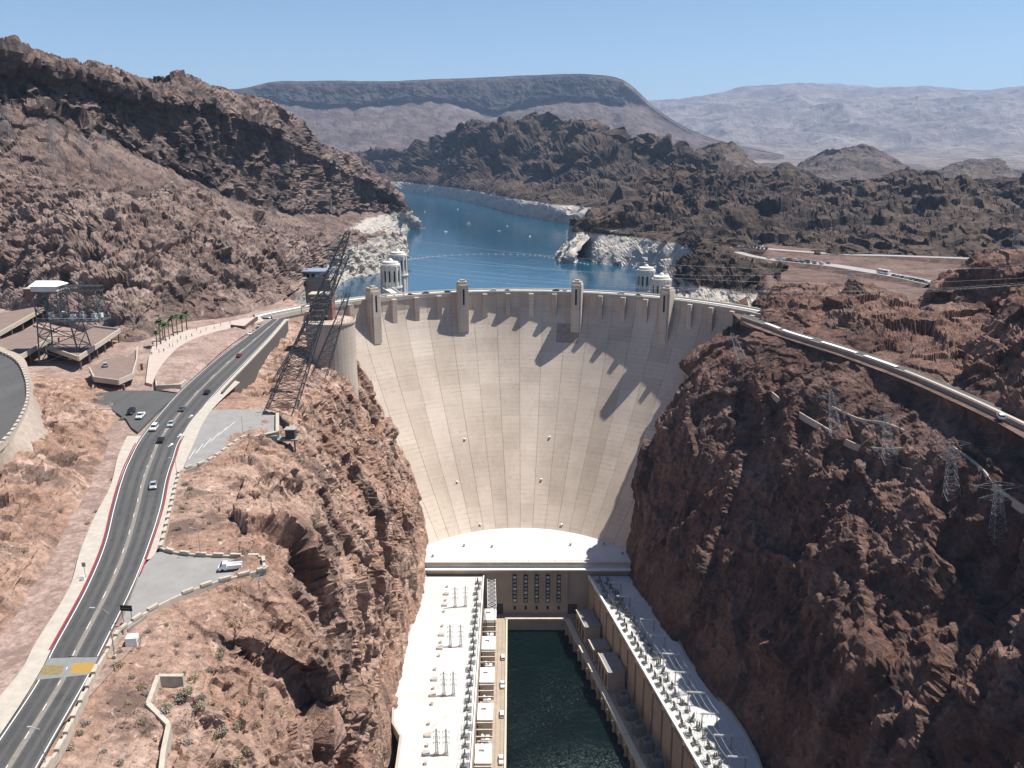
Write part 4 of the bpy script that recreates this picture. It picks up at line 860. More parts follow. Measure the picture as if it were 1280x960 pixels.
# ================================================================ Arizona (right) side roads
AI = crp(pzs([(930, 392), (945, 398), (962, 404), (985, 412), (1040, 428), (1090, 444), (1140, 462), (1200, 487), (1250, 508), (1300, 530), (1360, 562), (1480, 635)]), 66)
AO = crp(pzs([(925, 399), (940, 404), (960, 411), (985, 421), (1040, 438), (1090, 455), (1140, 474), (1200, 500), (1250, 524), (1300, 550), (1360, 590), (1480, 690)]), 66)
AO = [tuple(Vector(a).lerp(Vector(c), .8)) for a, c in zip(AI, AO)]
b = MB(); b.ribbon(AO, AI); o = b.build('road', road_mat); tag(o, 'road curving off the right end of the dam', None, None, 'structure')
b = MB(); b.wall(side(AO, -.3), .7, -3.5, .9); o = b.build('road_wall', stone_mat); tag(o, 'continuous tan wall on the canyon side of the right road', 'wall')
for k in range(4):
    i0 = 10 + k * 6; seg = AO[i0:i0 + 6]; seg = seg[:-1] + [tuple(Vector(seg[-1]).lerp(Vector(seg[-2]), .2))]
    g_ = thing('barrier_wall', 'white-topped wall section on the right road, %s from the dam' % ['first', 'second', 'third', 'fourth'][k], 'wall', Vector(seg[3]), 0, 'white wall sections along the right road')
    b = MB(); b.wall(side(seg, -1.4), 1.7, -2, 1.3); b.build('wall', wallc, g_); b = MB(); b.wall(side(seg, -1.4), 1.9, 1.303, 1.5); b.build('coping', conc_w, g_)
b = MB(); b.wall(side(AO, -1.2)[34:52], 1.5, -2, 1.2); o = b.build('barrier_wall', wallc); tag(o, 'wide tan wall top along the nearer part of the right road', 'wall')
def groad(label, A, w):
    A = [tuple(py(u, v, y)) for u, v, y in A]; P_ = crp(A, 40); b = MB(); b.ribbon(side(P_, -w / 2), side(P_, w / 2), 1.0); e = MB(); e.ribbon(side(P_, w / 2 - .1), [(p[0], p[1], p[2] - 6) for p in side(P_, w / 2 + 9)], .98); e.ribbon([(p[0], p[1], p[2] - 6) for p in side(P_, -w / 2 - 9)], side(P_, -w / 2 + .1), .98); tag(e.build('road_bank', rk_brown), 'earth bank of the far road', None, None, 'structure')
    o = b.build('road', farroad); tag(o, label, None, None, 'structure'); return P_
farroad = plain('far_road', (.3, .285, .265), .9, var=.08, scale=.1)
GR1 = groad('upper far road on the right', [(912, 312, 800), (930, 310, 800), (980, 314, 785), (1050, 319, 765), (1120, 321, 745), (1228, 325, 710)], 11)
GR2 = groad('lower far road with parked cars', [(972, 326, 700), (1000, 329, 690), (1040, 333, 665), (1090, 341, 630), (1130, 348, 600), (1170, 357, 570)], 15)
groad('switchback on the right', [(912, 313, 798), (935, 320, 760), (960, 325, 725), (985, 329, 695)], 9)
# ================================================================ power plant equipment
galv = plain('galvanised_steel', (.24, .24, .235), .5, .1, var=.15, scale=2)
insul = plain('insulator_brown', (.13, .11, .1), .35, 0, var=.1)
trf = plain('transformer_grey', (.22, .225, .22), .5, .1, var=.12, scale=.7)
trd = plain('transformer_dark', (.2, .205, .2), .5, .2, var=.12, scale=.7)
def ordn(n):
    one = ['zeroth', 'first', 'second', 'third', 'fourth', 'fifth', 'sixth', 'seventh', 'eighth', 'ninth', 'tenth', 'eleventh', 'twelfth', 'thirteenth', 'fourteenth', 'fifteenth', 'sixteenth', 'seventeenth', 'eighteenth', 'nineteenth']
    return one[n] if n < 20 else 'twentieth' if n == 20 else 'twenty-' + one[n - 20] if n < 30 else 'thirtieth'
ORD = ['first', 'second', 'third', 'fourth', 'fifth', 'sixth', 'seventh', 'eighth', 'ninth', 'tenth', 'eleventh', 'twelfth']
# ---- lattice masts on the left roof
def make_mast():
    r = thing('roof_mast', 'x', 'mast')
    b = MB(); lattice(b, sq((0, 0, 0), .55, .55), sq((0, 0, 11.5), .16, .16), 7, .07, .04); b.build('lattice', galv, r, False)
    for z in (5.5, 8, 10.5): b = MB(); b.bar((-1.3, 0, z), (1.3, 0, z), .07); b.bar((-1.2, 0, z), (-1.2, 0, z - .9), .11, 6); b.bar((1.2, 0, z), (1.2, 0, z - .9), .11, 6); b.build('arm', trd, r, False)
    b = MB(); b.box((0, 0, .2), (1.8, 1.8, .4)); b.build('footing', conc, r, False)
    return r
m0 = make_mast(); k = 0
for i, (u, v) in enumerate(((569, 759), (582, 758), (563, 808), (576, 808), (555, 869), (567, 869), (546, 943), (558, 943))):
    o = m0 if i == 0 else copy_tree(m0); p = pz(u, v, WZ); o.location = tuple(p + np.array([0, 0, .003]))
    tag(o, '%s lattice mast of the %s pair from the dam on the left white roof' % (('left', 'right')[i % 2], ORD[i // 2]), 'mast', 'masts on the left roof')
# ---- hatches
def make_hatch(sx, sy, sz):
    r = thing('roof_hatch', 'x', 'hatch'); b = MB(); b.box((0, 0, sz / 2), (sx, sy, sz)); b.build('curb', conc_w, r, False); b = MB(); b.box((0, 0, sz + .08), (sx + .3, sy + .3, .16)); b.build('lid', conc, r, False); return r
h0 = make_hatch(2.6, 1.8, .8); h1 = make_hatch(1.0, 1.0, .9); fi = [1, 1]
for gi, (u, v) in enumerate(((558, 743), (552, 794), (543, 850), (535, 920))):
    for j, (du, dv, hh) in enumerate(((0, 0, 0), (-2, 14, 0), (1, -9, 1), (-1, 8, 1), (-3, 22, 1))):
        src = (h0, h1)[hh]; o = src if fi[hh] else copy_tree(src); fi[hh] = 0
        p = pz(u + du, v + dv * (1 + gi * .2), WZ); o.location = tuple(p + np.array([0, 0, .003]))
        tag(o, '%s roof hatch in the %s cluster from the dam on the left roof' % (('larger far', 'larger near', 'small far', 'small middle', 'small near')[j], ORD[gi]), 'hatch', 'hatches on the left roof')
# ---- switch units along the inner edges of both roofs
def make_switch():
    r = thing('switch_unit', 'x', 'switchgear')
    b = MB(); b.box((0, 0, .5), (2.2, 1.6, .6)); b.box((0, 0, 1.4), (.3, .3, 1.4)); b.build('base', trf, r, False)
    for y in (-.9, 0, .9): b = MB(); b.lathe((.3, y, 1.0), [(.2, 0), (.34, .3), (.2, .6), (.34, .9), (.2, 1.2), (.3, 1.5), (.1, 1.9)], 8); b.build('insulator', insul, r, False)
    b = MB(); b.bar((-1.1, -1.6, 2.3), (-1.1, 1.6, 2.3), .06); b.bar((1.2, -1.8, 2.9), (1.2, 1.8, 2.9), .06); b.bar((1.2, -1.5, 0.2), (1.2, -1.5, 2.9), .07); b.bar((1.2, 1.5, .2), (1.2, 1.5, 2.9), .07); b.bar((-1.1, 0, .4), (-1.1, 0, 2.3), .06)
    b.build('bus_frame', galv, r, False)
    b = MB(); b.box((-1.1, 0, .15), (1.2, 3.6, .3)); b.build('plinth', trd, r, False)
    return r
sw0 = make_switch(); rs = random.Random(5)
for i in range(28):
    o = sw0 if i == 0 else copy_tree(sw0); y = 408 - i * 5.6; o.location = (-18.4 + rs.uniform(-.5, .5), y, WZ + .003); o.rotation_euler.z = rs.choice((0, math.pi)) + rs.uniform(-.05, .05); s_ = rs.uniform(.85, 1.15); o.scale = (s_, s_, rs.uniform(.9, 1.2))
    tag(o, 'switchgear along the inner edge of the left white roof, %s from the dam' % ordn(i + 1), 'switchgear', 'switchgear row on the left roof')
for i in range(58):
    o = copy_tree(sw0); row = i % 2; y = 410 - (i // 2) * 5.4 - row * 2; o.location = (fx(y) + (3.4 if row == 0 else 8.2) + rs.uniform(-.7, .7), y, WZ + .003); o.rotation_euler.z = rs.uniform(0, 6.28) if row else R(11) + rs.choice((0, math.pi)); s_ = rs.uniform(.75, 1.15); o.scale = (s_, s_, rs.uniform(.9, 1.5))
    tag(o, ('switchgear along the inner edge of the right white roof, %s from the dam' if row == 0 else 'switchgear of the outer row on the right white roof, %s from the dam') % ordn(i // 2 + 1), 'switchgear', 'switchgear inner strip of the right roof' if row == 0 else 'switchgear outer strip of the right roof')
# ---- portal frames on the right roof
def make_portal():
    r = thing('portal_frame', 'x', 'frame')
    for x in (-5, 5): b = MB(); lattice(b, sq((x, 0, 0), .45, .45), sq((x, 0, 7.5), .25, .25), 5, .07, .04); b.build('post', galv, r, False)
    b = MB(); lattice(b, [(-6.5, a, c) for a, c in ((-.3, 7.2), (.3, 7.2), (.3, 7.8), (-.3, 7.8))], [(6.5, a, c) for a, c in ((-.3, 7.2), (.3, 7.2), (.3, 7.8), (-.3, 7.8))], 10, .08, .05); b.build('crossbeam', steel_l, r, False)
    for x in (-4, -1.3, 1.3, 4): b = MB(); b.bar((x, 0, 7.2), (x, 0, 5.6), .14, 6); b.build('insulator', insul, r, False)
    return r
p0 = make_portal()
for i, y in enumerate((398, 384, 362, 348, 333, 319, 305, 291, 278, 266)):
    o = p0 if i == 0 else copy_tree(p0); o.location = (fx(y) + (9 if i < 2 else 13.5), y, WZ + .003); o.rotation_euler.z = -R(4)
    if i < 2: o.scale = (.6, .8, .8)
    tag(o, '%s portal frame from the dam on the right roof' % ORD[i], 'frame', 'portal frames on the right roof')
bw = []
for x in (9.5, 12.2, 14.8, 17.5):
    b = MB(); pts = [(fx(y) + x, y, WZ + 5.6) for y in (362, 348, 333, 319, 305, 291, 278, 266)]
    for a, c2 in zip(pts[:-1], pts[1:]):
        a = Vector(a); c2 = Vector(c2); m = a.lerp(c2, .5) - Vector((0, 0, .7)); b.bar(a, m, .045); b.bar(m, c2, .045)
    o = b.build('bus_wire', steel_l); tag(o, 'overhead wire strung along the portal frames on the right roof', 'wire', 'bus wires over the right roof')
# ---- transformers
def make_trf(m):
    r = thing('transformer', 'x', 'transformer')
    b = MB(); b.box((0, 0, 2.2), (3.0, 3.6, 4.0)); b.build('tank', m, r, False)
    b = MB(); [b.box((s * 2.0, -1.4 + k * .7, 2.0), (.8, .25, 3.2)) for s in (-1, 1) for k in range(5)]; b.build('radiator', m, r, False)['kind'] = 'stuff'
    for x in (-.8, 0, .8): b = MB(); b.lathe((x, 0, 4.2), [(.25, 0), (.35, .4), (.2, .8), (.3, 1.2), (.12, 1.9)], 8); b.build('bushing', insul, r, False)
    b = MB(); b.bar((-1.2, 1.3, 4.6), (1.2, 1.3, 4.6), .45, 8); b.build('conservator', m, r, False)
    b = MB(); b.box((0, 0, .1), (4.6, 4.4, .2)); b.build('plinth', conc, r, False)
    return r
tw = plain('transformer_white', (.72, .73, .72), .5, 0, var=.06)
t0 = make_trf(tw); t1_ = make_trf(trd); n0 = 0
for g_ in range(6):
    yb_ = 398 - g_ * 27
    bay = thing('transformer_bay', '%s pale roofed bay from the dam beside the left deck' % ORD[g_], 'bay', (-11.6, yb_ + 3, DZ), 0, 'roofed bays along the left deck')
    b = MB(); b.box((-11.8, yb_ + 3, DZ + 4.5), (6.4, 11, 9)); b.build('wall', cop, bay); b = MB(); b.box((-11.8, yb_ + 3, DZ + 9.3), (6.8, 11.6, .6)); b.build('roof', conc_w, bay)
    b = MB(); b.box((-11.8, yb_ + 1, DZ + 9.75), (.2, 6, .3)); b.box((-12.6, yb_ + 4.5, DZ + 9.85), (2.2, .8, .5)); b.build('roof_rail', trd, bay)
    for q in range(3):
        b = MB(); b.box((-11.8, yb_ - 4.5 - q * 4.5, DZ + 9.2), (7.0, .5, .7)); b.build('tie_beam', cop, bay)
    for q in range(2):
        o = t0 if n0 == 0 else copy_tree(t0); n0 += 1; o.location = (-11.6, yb_ - 7.2 - q * 6.2, DZ + .003); o.rotation_euler.z = R(90)
        tag(o, '%s white transformer in the %s open bay from the dam on the left' % (('far', 'near')[q], ORD[g_]), 'transformer', 'white transformers beside the left deck')
cr_ = thing('gantry_crane', 'grey lattice crane boom beside the far end of the left roof', 'crane', (-11, 404, DZ))
b = MB(); lattice(b, [(-13.5 + x, 414, -138 + z) for x, z in ((0, 0), (4.4, 0), (4.4, 1.5), (0, 1.5))], [(-12.5 + x, 386, -139 + z) for x, z in ((0, 0), (4.4, 0), (4.4, 1.5), (0, 1.5))], 7, .14, .1); b.build('boom', steel_l, cr_)
for y in (388, 412):
    for x in (-13.4, -9): b = MB(); b.bar((x, y, DZ), (x, y, -138), .22); b.build('leg', steel_d, cr_)
nd = 0
for i in range(13):
    y = 338 - i * 10.5
    o = t1_ if nd == 0 else copy_tree(t1_); nd += 1; o.location = (fx(y) - 5.2, y, DZ + .003); o.rotation_euler.z = R(11); o.scale = (1.25, 1.15, 1.25)
    tag(o, '%s dark transformer from the dam along the shaded right deck' % (ORD[i] if i < 12 else 'nearest'), 'transformer', 'dark transformers along the right deck')
for k, (y, L, h) in enumerate(((396, 17, 10), (376, 9, 7), (356, 16, 10))):
    v_ = thing('deck_house', '%s deck house on the right deck with tan front wall' % ('tall far', 'low middle', 'tall near')[k], 'building', (fx(y) - 5.4, y, DZ), R(11), 'deck houses on the right deck')
    b = MB(); b.box((0, 0, h / 2), (8.4, L, h)); b.build('wall', facade, v_, False); b = MB(); b.box((.2, 0, h + .2), (8.8, L + .4, .4)); b.build('roof', plain('house_roof', (.22, .21, .2), .8), v_, False)
    b = MB(); b.box((-4.3, 0, h + .5), (.4, L + .4, .9)); b.build('parapet', cop, v_, False)
    for j in range(3): b = MB(); b.box((-4.25, (j - 1) * L / 3.2, h * .45), (.2, L / 6, h * .6)); b.build('door', plain('door_brown', (.09, .07, .055), .8), v_, False)
b = MB(); [b.bar((fx(y) - 11.2, y, DZ + .06), (fx(y - 12) - 11.2, y - 12, DZ + .06), .1) for y in range(408, 250, -12)]; [b.bar((fx(y) - 9.8, y, DZ + .06), (fx(y - 12) - 9.8, y - 12, DZ + .06), .1) for y in range(408, 250, -12)]
b.build('rail_track', trd, deck)
b = MB(); [b.bar((-5.2, y, DZ + .05), (-5.2, y - 12, DZ + .05), .09) for y in range(408, 250, -12)]; [b.bar((-7.4, y, DZ + .05), (-7.4, y - 12, DZ + .05), .09) for y in range(408, 250, -12)]; b.build('rail_track', trd, deck)
# ---- small vents on the plaza
for i, (u, v) in enumerate(((580, 683), (615, 684), (713, 682), (755, 681), (541, 696), (778, 693))):
    p = pz(u, v, PZ); o = thing('roof_vent', '%s small vent on the white plaza roof, counted from the left' % ORD[(1, 2, 3, 4, 0, 5)[i]], 'vent', tuple(p + np.array([0, 0, .003])), 0, 'vents on the plaza roof'); b = MB(); b.box((0, 0, .5), (.9, .9, 1)); b.build('stack', conc, o, False); b = MB(); b.box((0, 0, 1.1), (1.3, 1.3, .2)); b.build('cap', trd, o, False)
rl = thing('plaza_railing', 'thin railing along the front edge of the white plaza', 'railing', (5, 419.4, PZ))
b = MB(); b.bar((-40, 419.6, PZ + 1.9), (55, 419.6, PZ + 1.9), .06); b.build('rail', galv, rl)
for x in range(-30, 50, 3): b = MB(); b.bar((x, 419.6, PZ), (x, 419.6, PZ + 1.9), .07); b.build('post', trd, rl)
# ================================================================ transmission towers and wires
ltwr = plain('tower_steel', (.33, .335, .33), .5, .1, var=.15, scale=1)
def pylon(label, base, top, w0, w1, n, arms, r=.16, mat=None, group=None):
    """lattice tower between two points; arms: (fraction, half length, dir)"""
    root = thing('transmission_tower', label, 'tower', base, 0, group)
    b = MB(); lattice(b, sq(base, w0, w0 * .8), sq(top, w1, w1 * .8), n, r, r * .55); b.build('lattice', mat or ltwr, root)
    bs, tp = Vector(base), Vector(top)
    for f, hl, d in arms:
        c = bs.lerp(tp, f); dv = Vector(d).normalized() * hl; b = MB(); e = Vector((0, 0, 1.6))
        for s in (-1, 1):
            t_ = c + dv * s; b.bar(c + e, t_, r * .7); b.bar(c - e, t_, r * .7); b.bar(c + e * .2 + Vector((.8, 0, 0)), t_, r * .5)
            for q in (.35, .65): b.bar((c + e).lerp(t_, q), (c - e).lerp(t_, q), r * .45)
        b.build('crossarm', ltwr, root)
        for s in (-1, 1): b = MB(); t_ = c + dv * s; b.bar(t_, t_ - Vector((0, 0, 2.2)), .13, 6); b.build('insulator', insul, root)
    return root
# the leaning tower at the left rim
pylon('big grey lattice tower leaning over the left canyon rim', (-82, 283, -.5), (-56, 290, 62), 5.2, .8, 20, ((.62, 7, (1, .3, .2)), (.78, 6, (1, .3, .2)), (.93, 5, (1, .3, .2))), .2, steel_d)
pylon('second leaning lattice tower just behind the biggest one on the left rim', (-92, 330, -.8), (-66, 338, 48), 4.6, .8, 16, ((.7, 6, (1, .3, .2)), (.9, 5, (1, .3, .2))), .19, steel_d)
pylon('third leaning lattice tower low in front of the round platform', (-84, 352, -6), (-70, 356, 30), 3.4, .8, 10, ((.85, 5, (1, .2, .2)),), .17, steel_d)
for k, (u, vb, vt, y, lab) in enumerate(((8, 175, 128, 560, 'lattice tower at the left edge of the hillside'), (65, 205, 150, 555, 'tallest lattice tower on the left hillside'), (103, 192, 172, 560, 'small lattice tower between two taller ones on the left hillside'), (130, 215, 162, 560, 'slender lattice tower below the dark cliff on the left'), (195, 212, 176, 640, 'lattice tower with wide head below the dark cliff'))):
    g_ = hit_l(u, vb) or Vector(py(u, vb, y)); a, c2 = g_, py(u, vt, g_.y); pylon(lab, tuple(a), tuple(c2), 3.2, .8, 7, ((.72, 5.5, (1, 0, 0)), (.88, 4.5, (1, 0, 0))), .085)
for k, (u, vb, vt, y, lab) in enumerate(((262, 330, 292, 560, 'slim tower on the ledge road above the palms'), (1063, 372, 338, 520, 'lattice tower on the red ground below the parked cars'), (1270, 335, 282, 560, 'lattice tower at the far right edge above the road'))):
    a, c2 = py(u, vb, y), py(u, vt, y); pylon(lab, tuple(a), tuple(c2), 2.8, .7, 7, ((.7, 5, (1, 0, 0)), (.9, 4, (1, 0, 0))), .09)
TOPS = []
for lab, b_, lean, arms in (
    ('lattice tower beside the right end of the dam', (930, 452, -5), (-7, 0, 15), ((.85, 4, (1, -.3, 0)),)),
    ('lattice tower on the right slope nearest the dam road', (1046, 545, -8), (-5, -2, 20), ((.9, 6, (1, .1, 0)), (.7, 5, (1, .1, 0)))),
    ('lattice tower with white crossarm below the right road', (1190, 622, -8), (-3, 0, 21), ((.98, 6.5, (1, 0, 0)), (.78, 5, (1, 0, 0)))),
    ('nearest lattice tower with long white crossarm on the right slope', (1248, 676, -8), (-3, 0, 20), ((.98, 8, (1, 0, 0)), (.78, 6, (1, 0, 0)))),
    ('middle lattice tower on the right slope near the rim wall', (1112, 578, -8), (-4, -1, 20), ((.92, 5.5, (1, 0, 0)), (.74, 5, (1, 0, 0))))):
    a = hit_r(b_[0], b_[1]) or Vector(pz(*b_)); a = a - Vector((0, 0, .6)); c2 = a + Vector(lean); pylon(lab, tuple(a), tuple(c2), 2.4, .7, 8, arms, .075)
    TOPS.append(c2)
for lab, L in (('low tan wall along the rim of the right canyon wall', ((965, 492, -9), (990, 512, -10), (1030, 535, -10), (1065, 556, -11), (1100, 563, -11), (1130, 562, -10))), ('upper low wall crossing the right slope', ((1040, 510, -6), (1075, 526, -6), (1105, 530, -6), (1130, 540, -6))), ('low tan wall descending at the right edge', ((1190, 560, -8), (1225, 585, -9), (1245, 610, -10), (1290, 642, -11)))):
    b = MB(); Q = [hit_r(q[0], q[1]) or Vector(pz(*q)) for q in crp(L, 14)]; Q = [Q[0]] + [(Q[i - 1] + Q[i] * 2 + Q[i + 1]) / 4 for i in range(1, len(Q) - 1)] + [Q[-1]]; b.wall(Q, .5, -2, .9); o = b.build('rim_wall', wallc); tag(o, lab, 'wall')
def wire(label, a, c2, sag, r=.02, n=14, group='power lines across the canyon'):
    a = Vector(a); c2 = Vector(c2); pts = [a.lerp(c2, f) - Vector((0, 0, sag * 4 * f * (1 - f))) for f in np.linspace(0, 1, n)]
    b = MB(); b.tube(pts, r, 3); o = b.build('power_line', ltwr); tag(o, label, 'wire', group)
for k, (z0, z1, y1, y2) in enumerate(((62, 62, 291, 330), (52, 54, 290, 345), (58, 50, 292, 372), (48, 42, 338, 400), (44, 38, 340, 420), (50, 60, 338, 360))):
    wire('%s thin power line spanning the canyon in front of the lake' % ('uppermost', 'second highest', 'third', 'fourth', 'lowest', 'fifth')[k], (-58 - k * 2, y1, z0), (330, y2, z1 - 4), 14)
for k, dx in enumerate((-6, 0, 6)): wire('power line slung from the dam side tower down the right slope', (200 + dx, 60, 62), tuple(TOPS[2] + Vector((dx, 0, -1))), 5, .018, group='power lines over the right slope')
for k, dx in enumerate((-6, 6)): wire('power line between the lattice towers on the left hillside', tuple(py(-60, 120, 560)), tuple(py(195 + dx, 177, 640)), 6, .022, group='power lines on the left hillside')
# ================================================================ vehicles
glass = NT('car_glass').done((.02, .025, .03), .08, 0, .6)
tyre = NT('tyre_black').done((.02, .02, .02), .8)
hub = NT('hub_silver').done((.45, .45, .46), .3, .9)
lampw = NT('lamp_clear').done((.7, .7, .68), .2); lampr = NT('lamp_red').done((.35, .01, .01), .3)
def paint(n, c): return NT('paint_' + n).done(c, .25, .15, .5)
PAINT = {'white': paint('white', (.78, .78, .77)), 'silver': paint('silver', (.42, .43, .44)), 'black': paint('black', (.015, .015, .016)), 'grey': paint('grey', (.13, .135, .14)), 'red': paint('red', (.3, .02, .02)), 'blue': paint('blue', (.03, .06, .16)), 'tan': paint('tan', (.38, .33, .26))}
def hull(prof, w, taper=0.0, zt=None):
    """side profile (y, z) swept across the width; upper points drawn in by taper"""
    b = MB(); n = len(prof); z0 = min(p[1] for p in prof); z1 = max(p[1] for p in prof); vs = []
    for s in (-1, -.86, .86, 1):
        for y, z in prof:
            k = 1 - taper * (z - z0) / (z1 - z0); e = 0 if abs(s) < 1 else .05
            yy = y * (1 - e * .6); zz = z - e * (z - (z0 + z1) / 2)
            vs.append((s * w / 2 * k, yy, zz))
    fs = [(r * n + i, r * n + (i + 1) % n, (r + 1) * n + (i + 1) % n, (r + 1) * n + i) for r in range(3) for i in range(n)]
    fs += [tuple(range(n))[::-1], tuple(range(3 * n, 4 * n))]
    return b.add(vs, fs)
KINDS = {
 'sedan': dict(L=4.7, w=1.8, body=[(-2.3, .35), (2.3, .35), (2.35, .7), (2.2, .82), (1.0, .95), (-1.4, .98), (-2.3, .92), (-2.35, .6)], cab=[(1.1, .93), (.35, 1.42), (-.95, 1.42), (-1.75, .95)], wz=.32),
 'suv': dict(L=4.9, w=1.95, body=[(-2.4, .42), (2.35, .42), (2.45, .85), (2.25, 1.02), (1.15, 1.12), (-2.35, 1.14), (-2.45, .7)], cab=[(1.25, 1.1), (.6, 1.72), (-2.1, 1.72), (-2.38, 1.12)], wz=.38),
 'pickup': dict(L=5.6, w=1.98, body=[(-2.75, .5), (2.7, .5), (2.8, .95), (2.6, 1.1), (1.5, 1.2), (-2.75, 1.2), (-2.8, .8)], cab=[(1.55, 1.18), (.95, 1.8), (-.5, 1.8), (-.7, 1.18)], wz=.42)}
def make_vehicle(kind, col):
    k = KINDS[kind]; r = thing('car' if kind != 'pickup' else 'pickup_truck', 'x', 'car'); m = PAINT[col]
    hull(k['body'], k['w'], .06).build('body', m, r, False)
    hull(k['cab'], k['w'] * .94, .2).build('windows', glass, r, False)
    (y0, z0), (y1, z1), (y2, z2), (y3, z3) = k['cab']
    b = MB(); b.box((0, (y1 + y2) / 2, z1 + .02), (k['w'] * .76, (y1 - y2) * .98, .07))
    for s in (-1, 1):
        for (a, c) in (((y0, z0), (y1, z1)), ((y3, z3), (y2, z2)), (((y0 + y3) / 2, z0), ((y1 + y2) / 2, z1))): b.bar((s * k['w'] * .468, a[0], a[1]), (s * k['w'] * .385, c[0], c[1]), .045)
    b.build('roof', m, r, False)
    for y in (k['L'] * .3, -k['L'] * .3):
        for s in (-1, 1):
            b = MB(); b.bar((s * (k['w'] / 2 - .24), y, k['wz']), (s * (k['w'] / 2 + .02), y, k['wz']), k['wz'], 14); t_ = b.build('wheel', tyre, r, False)
            b = MB(); b.bar((s * (k['w'] / 2), y, k['wz']), (s * (k['w'] / 2 + .035), y, k['wz']), k['wz'] * .58, 10); b.build('hub', hub, t_, False)
    zl = k['body'][-1][1] + .08
    for s in (-1, 1):
        b = MB(); b.box((s * k['w'] * .36, k['L'] / 2 - .06, zl), (.36, .12, .16)); b.build('headlight', lampw, r, False)
        b = MB(); b.box((s * k['w'] * .38, -k['L'] / 2 + .05, zl + .05), (.26, .12, .2)); b.build('taillight', lampr, r, False)
    return r
VEH = {}
def place(kind, col, loc, rz, label, group=None, sc=1.0):
    key = (kind, col)
    if key in VEH: o = copy_tree(VEH[key])
    else: o = VEH[key] = make_vehicle(kind, col)
    o.location = tuple(map(float, loc)); o.rotation_euler = (0, 0, rz); o['label'] = label
    if 'group' in o: del o['group']
    if group: o['group'] = group
    if sc != 1: o.scale = (sc, sc, sc)
    return o
def rdir(u, v):                             # heading of the left road at a pixel
    p = pz(u, v); c = mid(.5); i = min(range(len(c) - 1), key=lambda j: (c[j][0] - p[0]) ** 2 + (c[j][1] - p[1]) ** 2)
    return math.atan2(c[i + 1][1] - c[i][1], c[i + 1][0] - c[i][0]) - math.pi / 2
for kind, col, u, v, away, lab in (
    ('sedan', 'silver', 192, 609, 0, 'silver car alone on the near stretch of the left road'),
    ('sedan', 'black', 201, 552, 1, 'black car on the left road below the junction'),
    ('suv', 'white', 193, 537, 0, 'white sport utility car on the left road near the junction'),
    ('sedan', 'silver', 214, 532, 0, 'silver car just right of the white sport utility car'),
    ('sedan', 'grey', 228, 513, 1, 'dark grey car further up the left road past the junction'),
    ('pickup', 'white', 176, 522, 0, 'white pickup truck waiting at the junction on the left'),
    ('suv', 'black', 164, 517, 0, 'black car behind the white pickup truck at the junction'),
    ('sedan', 'black', 259, 492, 1, 'black car on the left road beside the stone mound'),
    ('sedan', 'red', 299, 446, 1, 'dark red car on the left road below the round platform'),
    ('sedan', 'white', 313, 418, 0, 'white car approaching on the left road near the crest'),
    ('sedan', 'silver', 324, 408, 0, 'silver car nearest the crest on the left road')):
    p = pz(u, v); place(kind, col, (p[0], p[1], .03), rdir(u, v) + (0 if away else math.pi), lab)
# white flatbed work truck in the lower lot
p = pz(288, 713); tr = thing('work_truck', 'white work truck parked in the lower lot', 'truck', (p[0], p[1], .035), R(100)); tr.scale = (.82, .8, .85)
hull([(.9, .6), (3.0, .6), (3.05, 1.3), (2.2, 1.5), (1.9, 2.4), (.7, 2.4), (.7, .6)], 2.1, .06).build('cab', PAINT['white'], tr, False)
b = MB(); b.box((0, 1.95, 1.9), (1.9, .75, .62)); b.build('windows', glass, tr, False)
b = MB(); b.box((0, -1.3, 1.0), (2.2, 4.0, .35)); b.build('bed', PAINT['white'], tr, False)
for s in (-1, 1): b = MB(); b.box((s * 1.0, -1.3, 1.45), (.25, 3.8, .8)); b.build('side_box', PAINT['white'], tr, False)
for y in (1.9, -2.0):
    for s in (-1, 1): b = MB(); b.bar((s * .78, y, .48), (s * 1.06, y, .48), .48, 14); b.build('wheel', tyre, tr, False)
# cars on the dam crest
for i, (a, col, kind) in enumerate(((-.57, 'white', 'suv'), (-.46, 'black', 'sedan'), (-.39, 'grey', 'sedan'), (-.30, 'black', 'suv'), (-.11, 'white', 'sedan'), (-.05, 'grey', 'sedan'), (.15, 'black', 'sedan'), (.19, 'silver', 'sedan'), (.42, 'white', 'suv'), (.5, 'black', 'sedan'))):
    r_ = RD + (4.8 if i % 2 else 8.0); place(kind, col, (CX + r_ * math.sin(a), CY + r_ * math.cos(a), .02), -a + R(90) + (math.pi if i % 2 else 0), '%s car on the dam crest, %s from the left' % (col, ORD[i]), 'cars crossing the dam crest')
# parked cars on the right
rc = random.Random(11); cols = ['white', 'silver', 'grey', 'black', 'white', 'tan', 'red', 'blue']
def along(P_, f, off):
    i = min(len(P_) - 2, int(f * (len(P_) - 1))); t_ = f * (len(P_) - 1) - i; a, c = Vector(P_[i]), Vector(P_[i + 1]); d = (c - a).normalized(); p = a.lerp(c, t_); return p + Vector((d.y, -d.x, 0)) * off, math.atan2(d.y, d.x)
for i in range(14):
    q, h = along(GR1, .08 + i * .019, 3.0); c_ = rc.choice(cols); place(rc.choice(('sedan', 'suv')), c_, q + Vector((0, 0, 1.02)), h + rc.uniform(-.1, .1), 'tiny car parked along the upper far road on the right', 'cars parked along the upper far road')
for i in range(18):
    q, h = along(GR2, .02 + (i // 2) * .042, (-4.2, 3.6)[i % 2]); c_ = rc.choice(cols); place(rc.choice(('sedan', 'suv')), c_, q + Vector((0, 0, 1.02)), h + R(70) + rc.uniform(-.1, .1), 'tiny car in the cluster parked at the far end of the lower right road', 'cars clustered on the lower right road')
